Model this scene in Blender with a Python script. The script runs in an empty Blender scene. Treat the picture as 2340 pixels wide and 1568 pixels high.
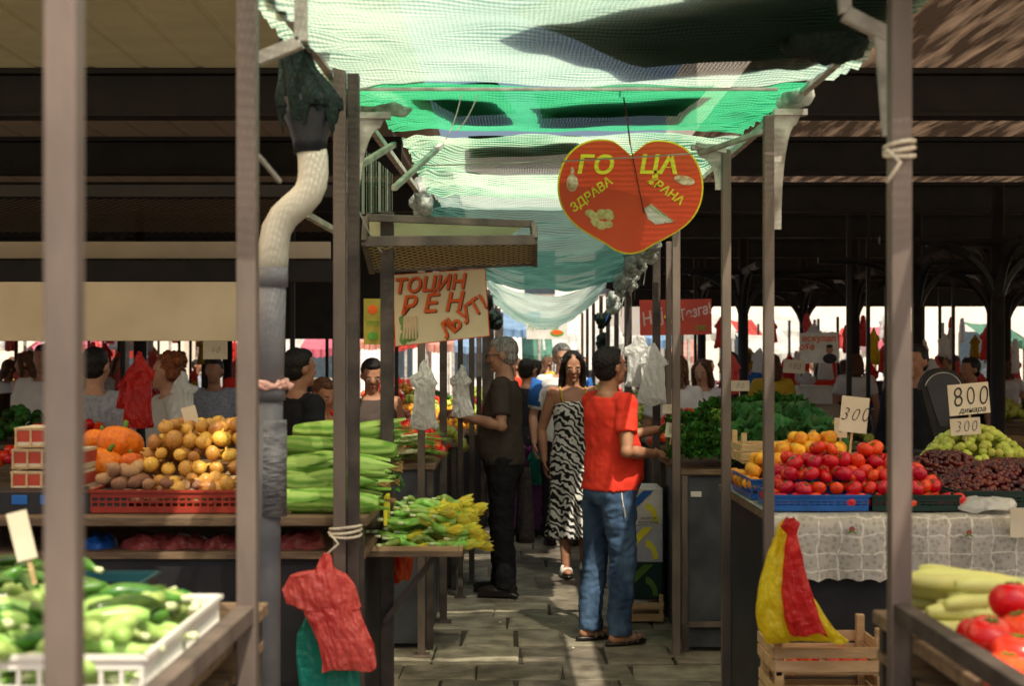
import bpy, bmesh, math, random
from mathutils import Vector, Matrix, noise
random.seed(7)
R=random.random
def U(a,b): return a+(b-a)*random.random()
# ---- image pixel coordinates and estimated depths, converted to world metres from the camera
F=3250.;CX=1170.;HY=825.;CH=1.62
def X(u,d): return (u-CX)*d/F
def Z(v,d): return CH-(v-HY)*d/F
scene=bpy.context.scene
COL=scene.collection
def rad(a): return math.radians(a)
# ================= materials =================
def M(name,c1,c2=None,rough=.6,scale=6,bump=0,bscale=40,metal=0,rand=0,spec=.35,island=0,detail=4,stretch=None,trans=0,c3=None,coat=0,tcol=None,pos=(.35,.65)):
    m=bpy.data.materials.new(name);m.use_nodes=True
    nt=m.node_tree;N=nt.nodes;L=nt.links
    p=N['Principled BSDF'];out=N['Material Output']
    p.inputs['Roughness'].default_value=rough;p.inputs['Metallic'].default_value=metal
    p.inputs['Specular IOR Level'].default_value=spec
    if coat: p.inputs['Coat Weight'].default_value=coat;p.inputs['Coat Roughness'].default_value=.12
    tc=N.new('ShaderNodeTexCoord');mp=N.new('ShaderNodeMapping');L.new(tc.outputs['Object'],mp.inputs[0])
    if stretch: mp.inputs['Scale'].default_value=stretch
    nz=N.new('ShaderNodeTexNoise');nz.inputs['Scale'].default_value=scale;nz.inputs['Detail'].default_value=detail
    L.new(mp.outputs[0],nz.inputs['Vector'])
    if c2 is None: c2=tuple(x*.72 for x in c1)
    r=N.new('ShaderNodeValToRGB');L.new(nz.outputs[0],r.inputs[0])
    e=r.color_ramp.elements;e[0].position=pos[0];e[1].position=pos[1]
    e[0].color=(*c2,1);e[1].color=(*c1,1)
    if c3: 
        q=e.new(.5);q.color=(*c3,1)
    last=r.outputs[0]
    if rand or island:
        if island: g=N.new('ShaderNodeNewGeometry');o=g.outputs['Random Per Island'];amt=island
        else: g=N.new('ShaderNodeObjectInfo');o=g.outputs['Random'];amt=rand
        mr=N.new('ShaderNodeMapRange');mr.inputs[3].default_value=1-amt;mr.inputs[4].default_value=1+amt;L.new(o,mr.inputs[0])
        hs=N.new('ShaderNodeHueSaturation');L.new(mr.outputs[0],hs.inputs['Value']);L.new(last,hs.inputs['Color'])
        m2=N.new('ShaderNodeMath');m2.operation='MULTIPLY_ADD';m2.inputs[1].default_value=amt*.10;m2.inputs[2].default_value=.5-amt*.05
        L.new(o,m2.inputs[0]);L.new(m2.outputs[0],hs.inputs['Hue']);last=hs.outputs[0]
    L.new(last,p.inputs['Base Color'])
    if bump:
        n2=N.new('ShaderNodeTexNoise');n2.inputs['Scale'].default_value=bscale;n2.inputs['Detail'].default_value=3
        L.new(mp.outputs[0],n2.inputs['Vector'])
        b=N.new('ShaderNodeBump');b.inputs['Strength'].default_value=bump;b.inputs['Distance'].default_value=.01
        L.new(n2.outputs[0],b.inputs['Height']);L.new(b.outputs[0],p.inputs['Normal'])
    if trans:
        t=N.new('ShaderNodeBsdfTranslucent')
        if tcol: t.inputs[0].default_value=(*tcol,1)
        else: L.new(last,t.inputs[0])
        mx=N.new('ShaderNodeMixShader');mx.inputs[0].default_value=trans
        L.new(p.outputs[0],mx.inputs[1]);L.new(t.outputs[0],mx.inputs[2]);L.new(mx.outputs[0],out.inputs[0])
    return m
def wave_mat(name,c1,c2,scale=20,dist=6,direction='X',rough=.8,hard=.05,dscale=1.5,rand=0):
    m=bpy.data.materials.new(name);m.use_nodes=True
    nt=m.node_tree;N=nt.nodes;L=nt.links;p=N['Principled BSDF'];p.inputs['Roughness'].default_value=rough;p.inputs['Specular IOR Level'].default_value=.3
    tc=N.new('ShaderNodeTexCoord');w=N.new('ShaderNodeTexWave');w.bands_direction=direction
    w.inputs['Scale'].default_value=scale;w.inputs['Distortion'].default_value=dist;w.inputs['Detail'].default_value=1;w.inputs['Detail Scale'].default_value=dscale
    L.new(tc.outputs['Object'],w.inputs[0]);r=N.new('ShaderNodeValToRGB');L.new(w.outputs[0],r.inputs[0])
    r.color_ramp.elements[0].position=.5-hard;r.color_ramp.elements[1].position=.5+hard
    r.color_ramp.elements[0].color=(*c1,1);r.color_ramp.elements[1].color=(*c2,1)
    last=r.outputs[0]
    if rand:
        g=N.new('ShaderNodeObjectInfo');mr=N.new('ShaderNodeMapRange');mr.inputs[3].default_value=1-rand;mr.inputs[4].default_value=1+rand;L.new(g.outputs['Random'],mr.inputs[0])
        hs=N.new('ShaderNodeHueSaturation');L.new(mr.outputs[0],hs.inputs['Value']);L.new(last,hs.inputs['Color']);last=hs.outputs[0]
    L.new(last,p.inputs['Base Color']);return m
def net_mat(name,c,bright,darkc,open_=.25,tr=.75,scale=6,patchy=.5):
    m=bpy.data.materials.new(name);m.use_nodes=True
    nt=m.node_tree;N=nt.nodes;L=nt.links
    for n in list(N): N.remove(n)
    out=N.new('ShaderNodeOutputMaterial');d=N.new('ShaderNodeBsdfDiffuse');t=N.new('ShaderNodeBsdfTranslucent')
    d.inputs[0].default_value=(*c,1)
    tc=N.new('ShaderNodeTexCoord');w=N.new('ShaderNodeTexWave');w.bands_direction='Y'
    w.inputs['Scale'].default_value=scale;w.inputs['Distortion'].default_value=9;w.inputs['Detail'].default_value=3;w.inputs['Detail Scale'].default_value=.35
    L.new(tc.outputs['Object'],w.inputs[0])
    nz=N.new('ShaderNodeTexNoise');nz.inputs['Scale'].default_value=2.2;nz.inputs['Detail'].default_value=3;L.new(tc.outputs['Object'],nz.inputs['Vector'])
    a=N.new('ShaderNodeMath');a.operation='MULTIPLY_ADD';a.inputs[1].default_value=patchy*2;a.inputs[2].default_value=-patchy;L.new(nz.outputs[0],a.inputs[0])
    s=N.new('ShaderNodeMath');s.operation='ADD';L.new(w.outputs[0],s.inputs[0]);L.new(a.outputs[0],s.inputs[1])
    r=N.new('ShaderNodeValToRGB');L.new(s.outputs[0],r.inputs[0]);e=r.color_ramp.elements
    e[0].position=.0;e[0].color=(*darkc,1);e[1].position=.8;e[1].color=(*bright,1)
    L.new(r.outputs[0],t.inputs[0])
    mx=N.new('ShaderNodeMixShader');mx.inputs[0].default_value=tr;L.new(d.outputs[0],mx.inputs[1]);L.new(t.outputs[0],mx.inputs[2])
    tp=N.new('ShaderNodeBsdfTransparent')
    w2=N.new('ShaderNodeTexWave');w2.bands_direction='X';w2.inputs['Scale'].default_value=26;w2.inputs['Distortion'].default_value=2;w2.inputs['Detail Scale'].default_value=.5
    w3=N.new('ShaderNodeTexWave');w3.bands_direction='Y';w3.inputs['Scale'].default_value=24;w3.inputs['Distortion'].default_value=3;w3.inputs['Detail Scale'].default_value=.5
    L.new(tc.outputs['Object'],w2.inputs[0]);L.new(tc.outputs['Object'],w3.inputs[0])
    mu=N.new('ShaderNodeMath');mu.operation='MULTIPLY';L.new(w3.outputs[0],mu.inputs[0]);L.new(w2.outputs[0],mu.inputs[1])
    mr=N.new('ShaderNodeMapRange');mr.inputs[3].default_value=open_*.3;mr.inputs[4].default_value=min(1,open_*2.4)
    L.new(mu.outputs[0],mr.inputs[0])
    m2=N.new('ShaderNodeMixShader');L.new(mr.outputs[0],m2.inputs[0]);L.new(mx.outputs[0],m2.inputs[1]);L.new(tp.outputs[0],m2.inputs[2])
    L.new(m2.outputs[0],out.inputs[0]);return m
def mesh_mat(name,c,scale):
    m=bpy.data.materials.new(name);m.use_nodes=True
    nt=m.node_tree;N=nt.nodes;L=nt.links;p=N['Principled BSDF'];out=N['Material Output']
    p.inputs['Base Color'].default_value=(*c,1);p.inputs['Roughness'].default_value=.6
    tc=N.new('ShaderNodeTexCoord');mp=N.new('ShaderNodeMapping');mp.inputs['Rotation'].default_value=(0,0,rad(45))
    ck=N.new('ShaderNodeTexBrick');ck.offset=0;ck.inputs['Scale'].default_value=scale;ck.inputs['Mortar Size'].default_value=.10;ck.inputs['Mortar Smooth'].default_value=0;ck.inputs['Brick Width'].default_value=.9;ck.inputs['Row Height'].default_value=.9
    L.new(tc.outputs['Object'],mp.inputs[0]);L.new(mp.outputs[0],ck.inputs[0])
    tp=N.new('ShaderNodeBsdfTransparent');mx=N.new('ShaderNodeMixShader');L.new(ck.outputs['Fac'],mx.inputs[0]);L.new(tp.outputs[0],mx.inputs[1]);L.new(p.outputs[0],mx.inputs[2]);L.new(mx.outputs[0],out.inputs[0]);return m
steel=M('painted_steel',(.20,.155,.13),(.085,.07,.062),.5,7,.35,30,.2,stretch=(1,1,.25))
steel_d=M('dark_steel',(.095,.075,.065),(.04,.033,.03),.5,9,.25,30,.2)
steel_l=M('pale_galvanised',(.62,.59,.54),(.30,.275,.25),.5,12,.3,40,.1)
iron=M('black_iron',(.02,.02,.02),(.01,.01,.01),.5)
slabm=M('stone_slab',(.30,.262,.20),(.125,.108,.08),.5,6,.9,22,island=.35,detail=9,spec=.5)
grout=M('grout',(.07,.058,.042),(.035,.028,.02),.9,20,.5,60)
groundm=M('street_ground',(.48,.43,.36),(.40,.35,.29),.9,2,.3,20)
fill_sheet=M('unseen_fill_roof_sheet',(.55,.49,.38),(.42,.37,.28),.4,3,trans=.72,tcol=(.88,.74,.51))  # bright sheet for the unseen front bays, added as soft overhead fill light
ceil=M('beige_roof_sheet',(.30,.25,.14),(.20,.165,.09),.55,3,.15,20,trans=.12,tcol=(.30,.24,.12))
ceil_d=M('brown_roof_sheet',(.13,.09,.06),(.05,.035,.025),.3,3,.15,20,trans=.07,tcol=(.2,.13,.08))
ceil_s=M('light_streak_roof_sheet',(.52,.35,.23),(.07,.045,.03),.25,5,.15,20,trans=.28,stretch=(2.5,.25,1),pos=(.45,.78))  # pale streaks put light showing through the roof into the colour
beam_d=M('beam_dark',(.022,.018,.015),(.012,.011,.01),.6)
cream=M('cream_board',(.56,.47,.34),(.46,.38,.27),.7,3)
wood=M('pale_wood',(.66,.46,.25),(.46,.30,.14),.75,5,.3,30,stretch=(1,6,6),rand=.15)
board=M('brown_board',(.22,.15,.09),(.11,.07,.045),.6,6,.3,20,stretch=(1,6,6))
panel_d=M('dark_panel',(.026,.026,.03),(.014,.014,.017),.5,5,.1)
panel_g=M('grey_cabinet',(.075,.083,.10),(.04,.045,.056),.45,5,.15)
pipe_m=M('grey_pipe',(.17,.172,.19),(.09,.09,.105),.5,6,.15,30)
pipe_w=M('pale_pipe',(.70,.66,.58),(.40,.375,.33),.7,4,.2,30)
white_p=M('white_plastic',(.78,.77,.72),(.64,.62,.56),.4)
def bagm(n,c,c2,t=.5): return M(n,c,c2,.18,8,.9,55,trans=t,spec=.6)
white_bag=bagm('white_bag',(.94,.94,.92),(.88,.88,.88))
red_bag=bagm('red_bag',(.88,.05,.04),(.70,.03,.03));pink_bag=bagm('pink_bag',(.95,.20,.17),(.82,.11,.10));teal_bag=bagm('teal_bag',(.04,.50,.40),(.02,.36,.29))
yellow_bag=bagm('yellow_bag',(.97,.84,.03),(.9,.72,.02));orange_bag=bagm('orange_bag',(.88,.14,.03),(.7,.1,.02));dull_bag=bagm('dull_red_bag',(.55,.12,.10),(.34,.05,.045),.25)
blue_p=M('blue_plastic',(.02,.13,.47),(.015,.09,.33),.35)
teal_p=M('dark_teal_plastic',(.010,.055,.065),(.008,.04,.05),.35)
green_p=M('dark_green_plastic',(.008,.035,.028),None,.35)
red_p=M('red_plastic',(.36,.045,.025),(.24,.025,.016),.4)
tomato_m=M('tomato_skin',(.80,.030,.010),(.64,.016,.008),.2,5,rand=.25,coat=.3)
tomato_s=M('tomato_skin_heap',(.78,.030,.010),(.62,.016,.008),.22,5,island=.3,coat=.25)
stem_m=M('green_stem',(.10,.22,.03),None,.6)
onion_m=M('onion_skin',(.76,.43,.085),(.44,.18,.035),.32,10,.15,30,rand=.4,stretch=(1,1,.3),coat=.25)
potato_m=M('potato_skin',(.46,.26,.15),(.28,.14,.08),.8,9,.3,50,rand=.35)
pumpkin_m=M('pumpkin_skin',(.80,.20,.015),(.62,.12,.01),.4,5,rand=.15)
zuc_l=M('pale_zucchini',(.40,.57,.16),(.17,.34,.055),.35,26,0,rand=.4,coat=.15)
zuc_d=M('dark_zucchini',(.07,.18,.02),(.022,.08,.010),.3,26,0,rand=.45,coat=.25)
zuc_f=M('tray_zucchini',(.38,.58,.13),(.15,.34,.04),.35,30,0,rand=.45,coat=.1)
corn_m=wave_mat('corn_husk',(.15,.36,.04),(.38,.60,.14),13,2,'Y',.5,.45,rand=.3)
corn_y=M('yellow_squash',(.80,.76,.24),(.60,.63,.20),.4,10,rand=.1)
flower_m=M('squash_blossom',(.88,.68,.06),(.58,.68,.12),.6,25,rand=.25,trans=.3)
nect_m=M('nectarine_skin',(.94,.52,.04),(.86,.24,.02),.45,1.3,rand=.2)
cherry_m=M('cherry_skin',(.14,.008,.010),(.06,.004,.005),.14,8,island=.5,coat=.4)
grape_m=M('green_grape',(.58,.60,.11),(.42,.50,.07),.28,8,island=.25,coat=.2)
nect_s=M('nectarine_heap_skin',(.92,.50,.04),(.84,.24,.02),.45,8,island=.25);onion_s=M('onion_heap_skin',(.6,.33,.07),(.42,.18,.04),.4,8,island=.3)
carrot_m=M('carrot_skin',(.88,.28,.03),None,.5)
leaf_m=M('leafy_green',(.065,.21,.025),(.025,.10,.012),.5,12,.3,40,island=.55,trans=.25)
leaf_b=M('kale_leaf',(.10,.28,.08),(.04,.15,.04),.5,12,.4,40,island=.4,trans=.2)
leaf_y=M('yellow_green_leaf',(.36,.48,.09),(.2,.34,.05),.5,12,island=.4,trans=.25)
radish_w=M('white_stalk',(.74,.79,.52),(.52,.62,.26),.5,9)
skin=M('skin',(.56,.31,.21),(.46,.235,.15),.5,14,.25,60)
skin2=M('tanned_skin',(.43,.215,.13),(.34,.16,.09),.5,14,.25,60)
hair_b=M('black_hair',(.016,.012,.010),(.005,.004,.004),.45,50,1.,90,stretch=(2,2,.4))
hair_g=M('grey_hair',(.50,.48,.45),(.16,.15,.14),.6,50,1.,90,stretch=(2,2,.4))
hair_r=M('ginger_hair',(.34,.10,.03),(.15,.04,.015),.5,40,1.,80)
hair_br=M('brown_hair',(.16,.07,.03),(.06,.025,.014),.5,40,1.,80)
c_red=M('red_cotton',(.88,.055,.028),(.74,.036,.018),.9,4,.5,14)
c_brown=M('dark_brown_cotton',(.078,.057,.047),(.055,.042,.037),.9,5,.5,14)
c_black=M('black_trousers',(.012,.012,.016),(.008,.008,.011),.85,5,.4,9)
jeans=M('blue_denim',(.075,.14,.25),(.015,.035,.085),.85,4,.5,14,detail=7,stretch=(1.6,1.6,.6))
zebra=wave_mat('zebra_print',(.012,.012,.014),(.80,.78,.73),11,7,'DIAGONAL',.8,.03,1.6)
c_white=M('white_cotton',(.78,.77,.75),(.66,.64,.64),.85,5,.3,9)
c_blue=M('blue_cotton',(.03,.16,.55),None,.85,5,.3,9)
c_grey=M('grey_check_shirt',(.36,.38,.44),(.24,.26,.32),.85,40,.3,9)
c_yel=M('mustard_cotton',(.65,.44,.04),(.52,.34,.03),.85,5,.3,9)
c_purple=M('purple_cotton',(.24,.07,.26),None,.85,5,.3,9)
leather=M('dark_leather',(.022,.017,.015),None,.35)
strapm=M('patterned_strap',(.3,.28,.24),(.05,.05,.06),.6,60)
eyew=M('eye_white',(.6,.58,.55),None,.3);dark=M('dark_pupil',(.015,.01,.008),None,.3);lip=M('lips',(.40,.12,.10),None,.5)
rope_m=M('pale_rope',(.70,.63,.50),(.55,.48,.38),.9,60,.5,120)
string_m=M('grey_string',(.6,.6,.55),None,.8)
paper=M('price_card',(.78,.70,.54),(.66,.57,.42),.8,5)
ink=M('black_ink',(.02,.02,.03),None,.6)
redsign=M('red_sign',(.86,.10,.035),(.76,.075,.028),.35,3)
redsign2=M('faded_red_sign',(.68,.09,.05),(.55,.07,.04),.5,3)
yel_s=M('yellow_sign',(.92,.82,.05),(.86,.76,.04),.5,3)
org_s=M('orange_letter',(.84,.14,.015),(.74,.11,.012),.5,3)
brn_s=M('brown_shadow_letter',(.14,.045,.025),None,.5)
grn_s=M('green_print',(.14,.40,.06),None,.5)
wht_s=M('white_print',(.8,.78,.72),None,.5)
fade_s=M('faded_white_print',(.80,.66,.60),None,.5)
# ================= mesh builder =================
class MB:
    def __init__(s): s.v=[];s.f=[];s.mi=[];s.m=0;s.T=Matrix.Identity(4)
    def add(s,vs,fs):
        b=len(s.v)
        for p in vs: s.v.append(s.T@Vector(p))
        for f in fs: s.f.append([b+i for i in f]);s.mi.append(s.m)
    def box(s,c,d,rot=None):
        vs=[];c=Vector(c)
        for z in(-.5,.5):
            for x,y in((-.5,-.5),(.5,-.5),(.5,.5),(-.5,.5)):
                p=Vector((x*d[0],y*d[1],z*d[2]))
                if rot is not None:p=rot@p
                vs.append(c+p)
        s.add(vs,[(3,2,1,0),(4,5,6,7),(0,1,5,4),(1,2,6,5),(2,3,7,6),(3,0,4,7)])
    def rings(s,rs,cap=True):
        n=len(rs[0]);vs=[p for r in rs for p in r];fs=[]
        for i in range(len(rs)-1):
            for j in range(n):
                k=(j+1)%n;fs.append((i*n+j,i*n+k,(i+1)*n+k,(i+1)*n+j))
        if cap: fs.append(tuple(range(n))[::-1]);fs.append(tuple((len(rs)-1)*n+j for j in range(n)))
        s.add(vs,fs)
    def tube(s,pts,rs,n=8,cap=True):
        pts=[Vector(p) for p in pts]
        if not hasattr(rs,'__len__'):rs=[rs]*len(pts)
        rr=[];ref=None
        for i,p in enumerate(pts):
            t=(pts[min(i+1,len(pts)-1)]-pts[max(i-1,0)])
            if t.length<1e-7:t=Vector((0,0,1))
            t.normalize()
            if ref is None:
                ref=Vector((1,0,0)) if abs(t.x)<.8 else Vector((0,1,0))
            a=(ref-t*ref.dot(t))
            if a.length<1e-4:a=t.orthogonal()
            a.normalize();ref=a;b=t.cross(a)
            r=rs[i]
            if not hasattr(r,'__len__'):r=(r,r)
            rr.append([p+a*(r[0]*math.cos(2*math.pi*j/n))+b*(r[1]*math.sin(2*math.pi*j/n)) for j in range(n)])
        s.rings(rr,cap)
    def ell(s,c,r,nu=14,nv=9,rot=None):
        c=Vector(c);rr=[]
        if not hasattr(r,'__len__'):r=(r,r,r)
        for i in range(nv+1):
            a=math.pi*(.02+.96*i/nv)-math.pi/2
            ring=[]
            for j in range(nu):
                t=2*math.pi*j/nu
                p=Vector((r[0]*math.cos(a)*math.cos(t),r[1]*math.cos(a)*math.sin(t),r[2]*math.sin(a)))
                if rot is not None:p=rot@p
                ring.append(c+p)
            rr.append(ring)
        s.rings(rr)
    def ext(s,outline,y0,y1):
        n=len(outline);vs=[(x,y0,z) for x,z in outline]+[(x,y1,z) for x,z in outline]
        fs=[tuple(range(n)),tuple(range(n,2*n))[::-1]]+[(i,i+n,(i+1)%n+n,(i+1)%n) for i in range(n)]
        s.add(vs,fs)
    def mesh(s,name):
        me=bpy.data.meshes.new(name);me.from_pydata([tuple(v) for v in s.v],[],s.f)
        me.polygons.foreach_set('material_index',s.mi);me.update()
        return me
    def obj(s,name,mats,parent=None,local=False,smooth=False,bevel=0,origin=None):
        if not isinstance(mats,(list,tuple)):mats=[mats]
        if parent is not None and not local:
            for v in s.v: v-=parent.location
        loc=Vector((0,0,0))
        if parent is None:
            if origin is None:
                xs=[v.x for v in s.v];ys=[v.y for v in s.v];zs=[v.z for v in s.v]
                loc=Vector(((min(xs)+max(xs))/2,(min(ys)+max(ys))/2,min(zs)))
            else: loc=Vector(origin)
            for v in s.v: v-=loc
        me=s.mesh(name);bm=bmesh.new();bm.from_mesh(me);bmesh.ops.recalc_face_normals(bm,faces=bm.faces);bm.to_mesh(me);bm.free()
        for m in mats: me.materials.append(m)
        if smooth: me.polygons.foreach_set('use_smooth',[True]*len(me.polygons))
        o=bpy.data.objects.new(name,me);COL.objects.link(o);o.location=loc
        if parent is not None:o.parent=parent
        if bevel:
            b=o.modifiers.new('bevel','BEVEL');b.width=bevel;b.segments=2;b.limit_method='ANGLE'
        return o
def thing(o,label,cat,group=None):
    o['label']=label;o['category']=cat
    if group:o['group']=group
    return o
def empty(name,loc):
    o=bpy.data.objects.new(name,None);o.location=Vector(loc);o.empty_display_size=.1;COL.objects.link(o);return o
def remesh(mb,vox,sm=2,disp=0,dscale=6):
    me=mb.mesh('tmp');o=bpy.data.objects.new('tmp',me);COL.objects.link(o)
    m=o.modifiers.new('r','REMESH');m.mode='VOXEL';m.voxel_size=vox
    if sm:
        q=o.modifiers.new('s','SMOOTH');q.iterations=sm;q.factor=.5
    dg=bpy.context.evaluated_depsgraph_get();me2=bpy.data.meshes.new_from_object(o.evaluated_get(dg))
    bpy.data.objects.remove(o);bpy.data.meshes.remove(me)
    if disp:
        nn=[v.normal.copy() for v in me2.vertices]
        for v,n in zip(me2.vertices,nn):
            c=v.co;w=Vector((c.x*dscale+3,c.y*dscale,c.z*dscale*1.3))
            a=noise.noise(w);b=1-2*abs(noise.noise(w*1.7+Vector((9,2,5))))
            v.co=c+n*(disp*(a*.8+b*.5))
    me2.polygons.foreach_set('use_smooth',[True]*len(me2.polygons))
    return me2
def mobj(name,me,mat,parent):
    me.name=name;me.materials.clear();me.materials.append(mat)
    o=bpy.data.objects.new(name,me);COL.objects.link(o);o.parent=parent;return o
def lettering(s,size,parent,x,z,mat,y=-.004,rot=0,shear=0,bold=0,sx=1,name='lettering',align='CENTER',thick=.0008):
    cu=bpy.data.curves.new('t','FONT');cu.body=s;cu.size=size;cu.shear=shear;cu.offset=bold;cu.align_x=align;cu.align_y='CENTER';cu.resolution_u=3;cu.extrude=thick
    o=bpy.data.objects.new('t',cu);COL.objects.link(o);dg=bpy.context.evaluated_depsgraph_get()
    me=bpy.data.meshes.new_from_object(o.evaluated_get(dg));bpy.data.objects.remove(o)
    c,sn=math.cos(rad(rot)),math.sin(rad(rot))
    for v in me.vertices:
        a,b,w=v.co.x*sx,v.co.y,v.co.z
        v.co=Vector((x+a*c-b*sn,y-w,z+a*sn+b*c))
    me.materials.clear();me.materials.append(mat);me.name=name
    q=bpy.data.objects.new(name,me);COL.objects.link(q);q.parent=parent;return q
# ================= people =================
def hand(B,w,d,n,thumb):
    d=d.normalized();n=(n-d*n.dot(d)).normalized();l=d.cross(n)*thumb
    rot=Matrix((l,d,n)).transposed()
    B.ell(w+d*.045,(.040,.052,.015),rot=rot)
    for k,(o,L) in enumerate(((.031,.072),(.0105,.08),(-.0105,.075),(-.031,.058))):
        b=w+d*.085+l*o;sp=l*(o*.25)
        p=[b-d*.03,b];a=rad(18+6*k)
        p.append(b+(d*math.cos(a)+n*math.sin(a))*L*.42+sp*.4);a+=rad(30)
        p.append(p[-1]+(d*math.cos(a)+n*math.sin(a))*L*.33+sp*.2);a+=rad(25)
        p.append(p[-1]+(d*math.cos(a)+n*math.sin(a))*L*.25)
        B.tube(p,[.009,.0088,.0082,.0076,.006],8)
    t=w+d*.025+l*.025
    B.tube([t-l*.015,t+l*.022+d*.015,t+l*.034+d*.042+n*.012,t+l*.03+d*.064+n*.022],[.013,.011,.0095,.007],8)
def person(label,loc,yaw,h=1.7,vox=.008,sk=skin,hairm=hair_b,hairstyle='short',top=c_white,sleeve=.55,bottom=c_black,dress=None,belly=0,w=1.,
           arms=None,legs=None,head=(0,0),shoes='shoe',shoem=leather,glasses=False,lean=0,topz=.86,det=True):
    root=empty('person',loc);thing(root,label,'person')
    arms=arms or {};legs=legs or {}
    V=Vector
    AR={}
    for k,sg in(('R',-1),('L',1)):
        sh=V((sg*.168*w,.0,1.385));el,wr=arms.get(k,((sg*.245,.03,1.09),(sg*.25,-.07,.85)))
        AR[k]=(sh,V(el),V(wr),sg)
    LG={}
    for k,sg in(('R',-1),('L',1)):
        kn,an=legs.get(k,((sg*.10,-.02,.49),(sg*.11,.02,.085)));LG[k]=(V((sg*.085,0,.88)),V(kn),V(an),sg)
    TR=[(.80,.13,.10,0),(.88,.165*w,.118,0),(.95,.165*w,.12,-.005-belly*.5),(1.04,.148*w,.108,-.01-belly*.6),(1.12,.15*w,.108,-.01-belly*.45),(1.22,.16*w,.113,-.008),(1.31,.168*w,.105,0),(1.37,.158*w,.085,.005),(1.415,.10,.066,.01),(1.44,.06,.06,.012)]
    def trings(B,rs,inf,bl):
        out=[]
        for z,rx,ry,cy in rs:
            e=belly*bl*math.exp(-((z-1.03)/.11)**2)
            out.append([V(((rx+inf)*math.copysign(abs(math.cos(t))**.85,math.cos(t)),cy+(ry+inf+e)*math.copysign(abs(math.sin(t))**.9,math.sin(t)),z)) for t in [2*math.pi*j/28+.001 for j in range(28)]])
        B.rings(out)
    Hc=V((0,-.012,1.582));HR=Matrix.Translation(Hc)@Matrix.Rotation(rad(head[0]),4,'Z')@Matrix.Rotation(rad(head[1]),4,'X')
    B=MB();trings(B,TR,0,1)
    B.tube([(0,.015,1.40),(0,.005,1.47),(0,0,1.53)],[.062,.053,.052],16)
    B.T=HR
    B.ell((0,.008,.032),(.074,.092,.088),20,14);B.ell((0,-.022,-.035),(.055,.062,.072),18,12);B.ell((0,-.045,-.005),(.057,.046,.055))
    B.ell((0,-.093,-.014),(.0125,.019,.017));B.tube([(0,-.083,.022),(0,-.098,-.01)],[.008,.011],8)
    for g in(-1,1):
        B.ell((g*.03,-.078,.028),(.024,.011,.007));B.ell((g*.076,.012,-.002),(.009,.02,.03))
        B.ell((g*.035,-.066,-.02),(.02,.016,.018))
    B.ell((0,-.079,-.047),(.022,.010,.010));B.ell((0,-.070,-.083),(.022,.02,.018))
    B.T=Matrix.Identity(4)
    for k,(sh,el,wr,sg) in AR.items():
        B.ell(sh,(.053,.053,.058));B.tube([sh+V((-sg*.06,0,.0)),sh,sh.lerp(el,.35),sh.lerp(el,.75),el,el.lerp(wr,.3),el.lerp(wr,.7),wr],[.05,.05,.047,.040,.038,.040,.030,.025],14)
        B.ell(el,.038);d=(wr-el).normalized()
        n=V((-sg,0,0)) if d.z<-.5 else V((-sg*.6,0,-.8))
        hand(B,wr,d,n,-sg)
    for k,(hp,kn,an,sg) in LG.items():
        B.tube([hp+V((0,0,.05)),hp.lerp(kn,.3),hp.lerp(kn,.8),kn,kn.lerp(an,.3)+V((0,.012,0)),kn.lerp(an,.75),an,an+V((0,0,-.05))],[.085,.082,.06,.055,.055,.040,.036,.036],16)
        B.ell(an+V((0,-.055,-.05)),(.042,.115,.03));B.ell(an+V((0,.02,-.045)),(.035,.045,.035))
    mobj('body',remesh(B,vox,2),sk,root)
    if det:
        E=MB();E.T=HR
        for g in(-1,1):
            E.m=0;E.ell((g*.030,-.0845,.006),(.0125,.006,.0045));E.m=1;E.ell((g*.030,-.0895,.005),(.0055,.003,.0042))
        E.obj('eyes',[eyew,dark],root,True,True)
        E=MB();E.T=HR
        for g in(-1,1): E.tube([(g*.013,-.091,.024),(g*.03,-.091,.029),(g*.048,-.080,.024)],[.0022,.003,.0016],6)
        E.obj('eyebrows',hairm,root,True,True)
        E=MB();E.T=HR;E.ell((0,-.088,-.0475),(.021,.0045,.0065));E.obj('lips',lip,root,True,True)
    Hh=MB();Hh.T=HR
    Hh.ell((0,.024,.044),(.081,.089,.086),22,14)
    Hh.ell((0,.045,-.012),(.070,.060,.058))
    if hairstyle=='short':
        Hh.ell((0,-.015,.088),(.058,.06,.036))
    if hairstyle in('long','mid'):
        zz=-.34 if hairstyle=='long' else -.17
        Hh.tube([(0,.05,.03),(0,.075,-.08),(0,.095,zz*.7),(0,.09,zz)],[(.085,.05),(.085,.04),(.09,.03),(.06,.012)],18)
        for g in(-1,1):
            Hh.tube([(g*.03,-.045,.108),(g*.070,-.040,.05),(g*.084,-.015,-.03),(g*.088,-.005,-.12),(g*.088,-.015,zz*.9)],[.020,.022,.021,.020,.012],10)
    if hairstyle=='curly':
        for i in range(26):
            a=U(0,6.28);e=U(-.5,1.5);r=.10
            y=math.sin(a)*math.cos(e)*r
            if y<-.04 and e<.7: continue
            Hh.ell((math.cos(a)*math.cos(e)*r,.03+y,.035+math.sin(e)*r),U(.025,.04))
    mobj('hair',remesh(Hh,max(vox,.006),1,.0048 if hairstyle!='curly' else .012,48),hairm,root)
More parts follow.
